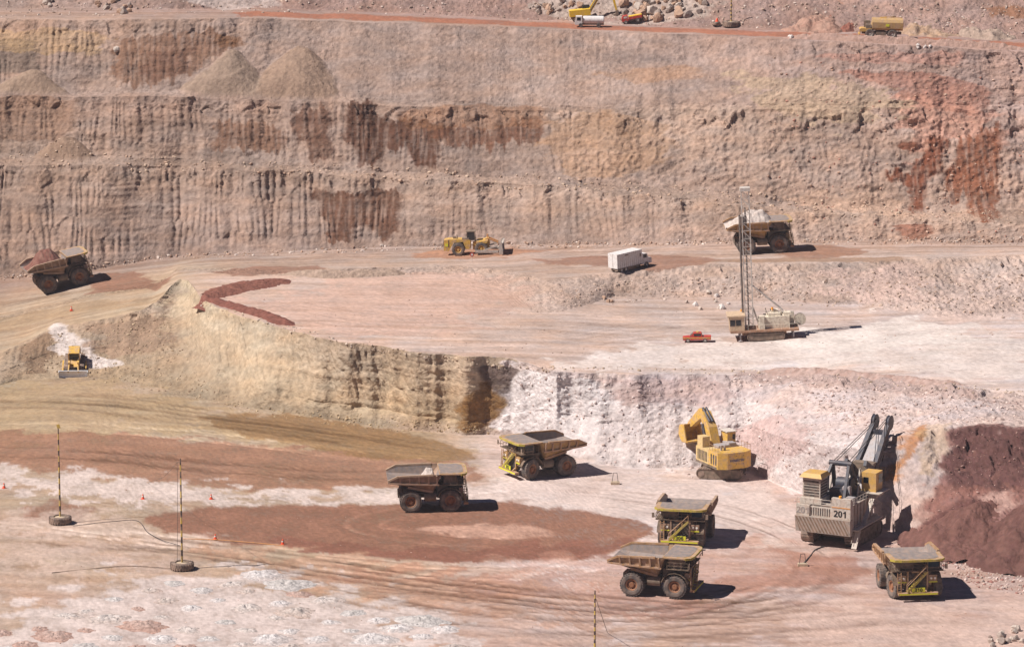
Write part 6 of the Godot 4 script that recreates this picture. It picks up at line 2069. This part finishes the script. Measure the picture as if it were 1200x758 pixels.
# windrow of earth along photo pixels: [px, py, height, half width]
func windrow(pts: Array, c0: Color, c1: Color, label: String, seed_: int):
	var n := noise(seed_, 0.3, 4)
	var n2 := noise(seed_ + 1, 1.1, 3)
	var V := PackedVector3Array()
	var C := PackedColorArray()
	var I := PackedInt32Array()
	var P := []
	for q in pts: P.append(surf(q[0], q[1]))
	var K := 15
	var rows := 0
	var L := 0.0
	for i in pts.size() - 1:
		var steps := maxi(2, int((P[i + 1] - P[i]).length() / 0.45))
		for s in steps + (1 if i == pts.size() - 2 else 0):
			var t := float(s) / steps
			var p: Vector3 = P[i].lerp(P[i + 1], t)
			var d: Vector3 = (P[i + 1] - P[i]).normalized()
			if i + 2 < P.size(): d = d.lerp((P[i + 2] - P[i + 1]).normalized(), t * 0.5)
			var side := Vector3(-d.z, 0, d.x).normalized()
			var h: float = lerpf(pts[i][2], pts[i + 1][2], t)
			var w: float = lerpf(pts[i][3], pts[i + 1][3], t)
			var end := 1.0
			if i == 0: end = minf(end, smoothstep(-0.02, 0.5, t))
			if i == pts.size() - 2: end = minf(end, smoothstep(-0.02, 0.5, 1.0 - t))
			h *= end
			for k in K:
				var u := k / (K - 1.0) * 2.0 - 1.0
				var q := p + side * u * w * 1.25
				var gy := maxf(ground_y(q.x, q.z), p.y - 0.9)
				q.y = lerpf(gy, minf(gy, p.y), 0.3) + h * (1.15 - pow(absf(u), 1.4) * 1.5) * (1.0 + n.get_noise_2d(q.x, q.z) * 0.4) + n2.get_noise_2d(q.x, q.z) * 0.16 - 0.3 * (absf(u) + 1.0 - end)
				V.append(q)
				var c := c0.lerp(c1, clampf(0.5 + n.get_noise_2d(q.x * 2.0, q.z * 2.0), 0, 1))
				var f := 1.0 + n2.get_noise_2d(q.x * 1.5, q.z * 1.5 + 7.0) * 0.25
				C.append(Color(c.r * f, c.g * f, c.b * f))
			rows += 1
	for j in rows - 1:
		for k in K - 1:
			var o := j * K + k
			I.append_array([o, o + 1, o + K, o + 1, o + K + 1, o + K])
	earth_mesh("earth_windrow", V, C, I, Vector3.ZERO, label, "earth berm")

func cuttings():
	var meshes := []
	for v in 7:
		var n := noise(300 + v, 0.7, 4)
		var n2 := noise(340 + v, 2.2, 3)
		var V := PackedVector3Array()
		var C := PackedColorArray()
		var I := PackedInt32Array()
		var NA := 30
		var NR := 12
		var c0: Color = [lin(224, 218, 218), lin(218, 212, 210), lin(216, 206, 202), lin(200, 174, 164), lin(220, 214, 214), lin(208, 196, 190), lin(206, 200, 197)][v]
		var c1: Color = [lin(206, 190, 184), lin(196, 186, 184), lin(204, 184, 174), lin(184, 146, 132), lin(210, 196, 190), lin(200, 176, 164), lin(204, 196, 194)][v]
		for j in NR + 1:
			for i in NA:
				var a := TAU * i / NA
				var rr := float(j) / NR
				var e := 1.0 + n.get_noise_2d(cos(a) * 1.5 + v * 9.0, sin(a) * 1.5) * 0.4
				var x := cos(a) * rr * 3.3 * e
				var z := sin(a) * rr * 3.1 * e
				var y := 0.55 * pow(1.0 - rr, 1.25) * (1.0 + n.get_noise_2d(x, z + 50.0) * 0.9) - 0.1 * rr + n2.get_noise_2d(x, z) * 0.09 * (1.0 - rr)
				if rr < 0.12: y -= 0.35          # collar of the hole
				V.append(Vector3(x, y, z))
				var c := c0.lerp(c1, clampf(rr * 1.1 - 0.2 + n2.get_noise_2d(x * 2.0, z * 2.0) * 0.5, 0, 1))
				var f := 1.0 + n2.get_noise_2d(x * 1.7, z * 1.7) * 0.3
				C.append(Color(c.r * f, c.g * f, c.b * f))
		for j in NR:
			for i in NA:
				var p := j * NA + i
				var q := j * NA + (i + 1) % NA
				I.append_array([p, q, p + NA, q, q + NA, p + NA])
		meshes.append([V, C, I])
	var P := in_poly([[-30, 790], [-20, 738], [30, 728], [140, 697], [212, 672], [300, 672], [420, 700], [520, 735], [610, 790]])
	var first := {}
	for i in range(-8, 24):
		for j in range(-12, 20):
			var q := Vector2(39, 735) + Vector2(33, -10.3) * i + Vector2(28, 10.8) * j + Vector2(rng.randf_range(-8, 8), rng.randf_range(-3, 3))
			if not Geometry2D.is_point_in_polygon(q, P[0]): continue
			var v: int = [0, 4, 2, 5, 0, 2, 1, 4, 5, 6, 3][rng.randi() % 11]
			if q.x < 260 and q.y > 730 and rng.randf() < 0.5: v = 3
			var p := ground_point(q.x, q.y)
			var label := "low white mound of drill cuttings on the pit floor below the striped poles"
			if v == 3: label = "low pinkish mound of drill cuttings among the white ones"
			if v == 1 or v == 6: label = "low pale grey mound of drill cuttings among the white ones"
			var o: MeshInstance3D
			if first.has(v):
				o = first[v].duplicate()
				o.name = numbered("cuttings_mound")
				add_child(o)
				o.set_meta("label", label)
			else:
				o = earth_mesh("cuttings_mound", meshes[v][0], meshes[v][1], meshes[v][2], p, label, "dirt mound", "mounds of drill cuttings")
				first[v] = o
			o.position = p
			o.rotation.y = rng.randf() * TAU
			o.scale = Vector3.ONE * lerpf(0.5, 1.4, pow(rng.randf(), 1.5))

func sign_post():
	var t := thing("road_sign", "round red sign on a pale post at the edge of the haul road", "sign", surf(553, 307))
	var b := MB.new()
	b.tube(Vector3.ZERO, Vector3(0, 1.5, 0), 0.06, 8)
	part("post", b, M.white_dusty, t)
	b = MB.new()
	b.tube(Vector3(0, 1.5, 0.06), Vector3(0, 1.5, 0.1), 0.42, 16)
	var f := part("face", b, M.red_paint, t)
	b = MB.new()
	b.tube(Vector3(0, 1.5, 0.1), Vector3(0, 1.5, 0.115), 0.22, 12)
	part("white_centre", b, M.white_paint, f)

func cable_stand(px: float, py: float, label: String):
	var t := thing("cable_stand", label, "cable stand", surf(px, py))
	var b := MB.new()
	b.box(Vector3(0, 0.2, 0), Vector3(1.5, 0.4, 0.9))
	part("base_block", b, M.concrete, t)
	b = MB.new()
	for s in [-0.5, 0.5]: b.tube(Vector3(s, 0.4, 0), Vector3(s * 0.6, 1.9, 0), 0.05, 6)
	b.tube(Vector3(-0.3, 1.9, 0), Vector3(0.3, 1.9, 0), 0.05, 6)
	part("hoop", b, M.rope, t)

func build_things():
	# trucks
	var A := haul_truck("empty haul truck in side view parked in front of the truck numbered 306", "")
	seat(A, 772, 693, -16.0)
	var B := haul_truck("haul truck numbered 306 standing behind the empty truck in side view", "306", 0.0, M.truck_brown)
	seat(B, 803, 633, -101.0)
	var C := haul_truck("haul truck numbered 310 waiting beside the rope shovel", "310", 12.0)
	seat(C, 1066, 693, -83.0)
	var D := haul_truck("haul truck carrying a little white rubble beside the wet brown patch", "", 0.0, M.truck_brown)
	seat(D, 503, 594, 4.0)
	var E := haul_truck("yellow-edged haul truck turning below the white bench face", "302", 20.0, M.truck_yellow)
	seat(E, 632, 555, 208.0)
	var F := haul_truck("haul truck heaped with dark red earth on the ramp", "", 0.0, M.truck_brown)
	seat(F, 72, 335, 18.0)
	var G := haul_truck("haul truck heaped with pale grey ore behind the drill mast", "", 0.0, M.truck_yellow)
	seat(G, 892, 294, 3.0)
	var heap_f := part_mesh("dirt_load", heap_mesh(-6.6, 1.3, 4.0, 4.9, 8.3, 61, 0.62), M.red_dirt, self)
	heap_f.transform = F.transform
	tag(heap_f, "dark red earth heaped in the dump body on the ramp", "load of dirt")
	var heap_g := part_mesh("ore_load", heap_mesh(-7.0, 3.4, 4.1, 5.3, 8.2, 62, 0.62), M.grey_ore, self)
	heap_g.transform = G.transform
	tag(heap_g, "pale grey ore heaped in the dump body behind the drill mast", "load of ore")
	var heap_d := part_mesh("rubble_load", heap_mesh(-2.6, 1.4, 2.6, 3.5, 6.5, 63, 0.7), M.grey_ore, self)
	heap_d.transform = D.transform
	tag(heap_d, "small white heap left in the dump body beside the brown patch", "load of rubble")
	rope_shovel()
	mining_excavator()
	drill_rig()
	wheel_dozer()
	track_dozer()
	box_truck()
	pickup()
	water_truck()
	tanker()
	small_excavator()
	flatbed()
	# earth heaps
	var gt := lin(176, 150, 130)
	var gt2 := lin(190, 164, 142)
	dirt_pile(955, 16, 4.2, 0.42, lin(182, 142, 126), lin(186, 152, 136), "broad pinkish mound behind the upper road beside the water truck", 405)
	dirt_pile(996, 29, 2.2, 0.6, lin(158, 104, 90), lin(168, 116, 100), "small dark red mound beside the nose of the water truck", 406)
	dirt_pile(1085, 28, 3.4, 0.36, lin(190, 156, 128), lin(186, 160, 142), "low tan mound behind the upper road beyond the water truck", 407)
	dirt_pile(1155, 30, 4.0, 0.42, lin(178, 156, 142), lin(184, 162, 148), "grey mound behind the upper road next to the low tan one", 408)
	dirt_pile(1170, 392, 4.6, 0.5, lin(190, 164, 154), lin(206, 186, 176), "rubbly grey pink mound on the drill bench by the embankment", 409)
	dirt_pile(660, 340, 3.6, 0.55, lin(186, 158, 140), lin(190, 164, 148), "rounded tan mound at the end of the berm below the box truck", 410)
	dirt_pile(1146, 585, 6.4, 0.62, lin(118, 84, 78), lin(130, 94, 86), "dark maroon heap slumped at the foot of the muck face", 411, 1.5)
	dirt_pile(1218, 586, 7.8, 0.62, lin(110, 78, 73), lin(124, 90, 83), "dark maroon heap beyond the pale stones of the muck face", 412, 1.5)
	windrow([[350, 329, 0.3, 3.0], [318, 331, 0.6, 5.0], [292, 335, 0.8, 6.0], [262, 342, 0.7, 5.0], [244, 348, 0.6, 3.4], [234, 351, 0.6, 2.0]], lin(128, 84, 74), lin(150, 102, 88), "dark red earth windrow closing the back of the bench nose", 501)
	windrow([[234, 350, 1.1, 1.6], [246, 352, 0.6, 2.2], [268, 358, 0.7, 2.2], [305, 368, 0.7, 2.2], [352, 384, 0.5, 1.8]], lin(126, 82, 72), lin(148, 98, 86), "dark red earth windrow along the crest of the bench nose", 502)
	windrow([[322, 321, 0.6, 2.0], [380, 324, 1.0, 2.6], [440, 322, 0.9, 2.4], [480, 318, 0.5, 2.0]], lin(176, 152, 136), lin(188, 164, 148), "grey tan earth berm between the haul road and the drill bench", 503)
	windrow([[900, 43.5, 0.7, 1.2], [1000, 47.5, 1.1, 1.4], [1100, 53, 1.1, 1.4], [1230, 59.5, 1.0, 1.4]], lin(180, 148, 134), lin(190, 158, 146), "pinkish safety berm along the crest in front of the water truck", 504)
	windrow([[880, 433, 0.5, 1.5], [960, 437, 0.8, 1.8], [1060, 446, 0.7, 1.6], [1160, 458, 0.9, 1.8]], lin(178, 148, 138), lin(196, 172, 164), "low grey pink berm along the crest above the rope shovel", 506)
	cuttings()
	boulders()
	rubble()
	# poles with their ropes
	pole(70, 613, 15.6, "striped pole with a flag, standing in an old tyre by the small brown patch", true)
	pole(213, 667, 17.4, "striped pole with a top arm, standing in an old tyre beside white mounds")
	pole(697, 776, 10.4, "short yellow and black striped pole on the churned brown floor")
	pole(857, 31, 7.5, "slender striped pole in a tyre beside the red upper road")
	var e1 := surf(213, 667)
	var e2 := surf(173, 566)
	rope("guy_rope", [e1 + Vector3(-0.5, 16.8, 0), (e1 + e2) / 2 + Vector3(0, 7.8, 0), e2], 0.022, M.rope, "thin guy rope running down from the top arm of the striped pole", "rope")
	rope("hanging_rope", [e1 + Vector3(-0.5, 16.8, 0), e1 + Vector3(-0.55, 9.0, 0), e1 + Vector3(-0.7, 1.2, 0.4)], 0.03, M.rope, "rope hanging straight down beside the striped pole", "rope")
	var cab := []
	for q in [[85, 617], [130, 612], [160, 611], [172, 624], [190, 634], [210, 640]]: cab.append(surf(q[0], q[1]) + Vector3(0, 0.12, 0))  # first points trace the pole's cast shadow as a dark line, then cable
	rope("ground_cable", cab, 0.05, M.rope, "black cable trailing over the floor from the flagged pole", "cable")
	cab = []
	for q in [[60, 672], [100, 668], [150, 664], [200, 667]]: cab.append(surf(q[0], q[1]) + Vector3(0, 0.12, 0))
	rope("ground_cable", cab, 0.06, M.old_tyre, "brown cable lying across the pale floor behind the pole with the arm", "cable")
	cab = []
	for q in [[212, 632], [250, 633], [290, 636], [332, 640]]: cab.append(surf(q[0], q[1]) + Vector3(0, 0.1, 0))
	rope("barrier_tape", cab, 0.07, M.orange_dusty, "orange tape lying between two cones by the brown patch", "tape")
	cab = []
	for q in [[942, 661], [950, 652], [956, 645], [966, 641]]: cab.append(surf(q[0], q[1]) + Vector3(0, 0.12, 0))
	rope("trailing_cable", cab, 0.1, M.rope, "power cable trailing from the rope shovel to its stand", "cable")
	cab = []
	var p0 := surf(697, 776)
	rope("guy_rope", [p0 + Vector3(0, 9.6, 0), surf(712, 742) + Vector3(0, 0.1, 0)], 0.04, M.rope, "thin guy rope of the short striped pole", "rope")
	cable_stand(941, 663, "pale block stand holding the cable behind the rope shovel")
	cable_stand(721, 567, "low wire hoop stand on the white floor below the bench face")
	cone(4, 572, "orange cone at the edge of the brown band beyond the flagged pole")
	cone(167, 585, "orange cone on the pale strip beyond the pole with the arm")
	cone(247, 585, "orange cone on the white strip above the big brown patch")
	cone(252, 632, "orange cone at the tapered end of the big brown patch")
	cone(331, 638, "orange cone on the near edge of the big brown patch")
	cone(83, 364, "orange cone on the ramp below the loaded truck")
	sign_post()
	var tp := ground_point(840, 31)
	var tt := thing("tyre_marker", "orange cone standing on a dark tyre beside the upper road", "road marker", tp + Vector3(0, 0.05, 0))
	var b := MB.new()
	b.lathe([Vector2(0, 0.45), Vector2(0.02, 0.8), Vector2(0.2, 0.9), Vector2(0.6, 0.9), Vector2(0.75, 0.8), Vector2(0.76, 0.45), Vector2(0, 0.45)], Vector3.ZERO, Vector3.UP, 20)
	part("tyre", b, M.old_tyre, tt)
	b = MB.new()
	b.lathe([Vector2(0.7, 0.42), Vector2(1.5, 0.1), Vector2(1.55, 0)], Vector3(0.2, 0, 0), Vector3.UP, 14)
	part("cone", b, M.cone_orange, tt)

func _ready():
	rng.seed = 77
	var cam := Camera3D.new()
	cam.name = "camera"
	add_child(cam)
	cam.position = Vector3(0, CAM_H, 0)
	cam.rotation.x = -PITCH
	cam.fov = rad_to_deg(2.0 * atan(379.0 / FOC))
	cam.near = 1.0
	cam.far = 6000.0
	cam.current = true
	var env := Environment.new()
	env.background_mode = Environment.BG_SKY
	var sm := ProceduralSkyMaterial.new()
	sm.sky_top_color = Color(0.16, 0.24, 0.42)
	sm.sky_horizon_color = Color(0.54, 0.60, 0.68)
	sm.sky_curve = 0.12
	sm.ground_bottom_color = Color(0.42, 0.35, 0.30)
	sm.ground_horizon_color = Color(0.62, 0.66, 0.72)
	var sky := Sky.new()
	sky.sky_material = sm
	env.sky = sky
	env.background_energy_multiplier = 0.5
	env.tonemap_mode = Environment.TONE_MAPPER_LINEAR
	env.tonemap_exposure = 1.25
	env.fog_enabled = true
	env.fog_density = 0.00006
	env.fog_light_color = Color(0.80, 0.81, 0.86)
	env.sdfgi_enabled = true
	env.ssao_enabled = true
	env.ssil_enabled = true
	var we := WorldEnvironment.new()
	we.name = "world_environment"
	we.environment = env
	add_child(we)
	var sun := DirectionalLight3D.new()
	sun.name = "sun"
	sun.light_color = Color(1.0, 0.968, 0.935)
	sun.light_energy = 1.6
	sun.light_angular_distance = 0.5
	sun.shadow_enabled = true
	add_child(sun)
	sun.look_at_from_position(Vector3.ZERO, Vector3(0.61, -0.77, -0.17), Vector3.UP)
	make_materials()
	build_terrain()
	build_things()
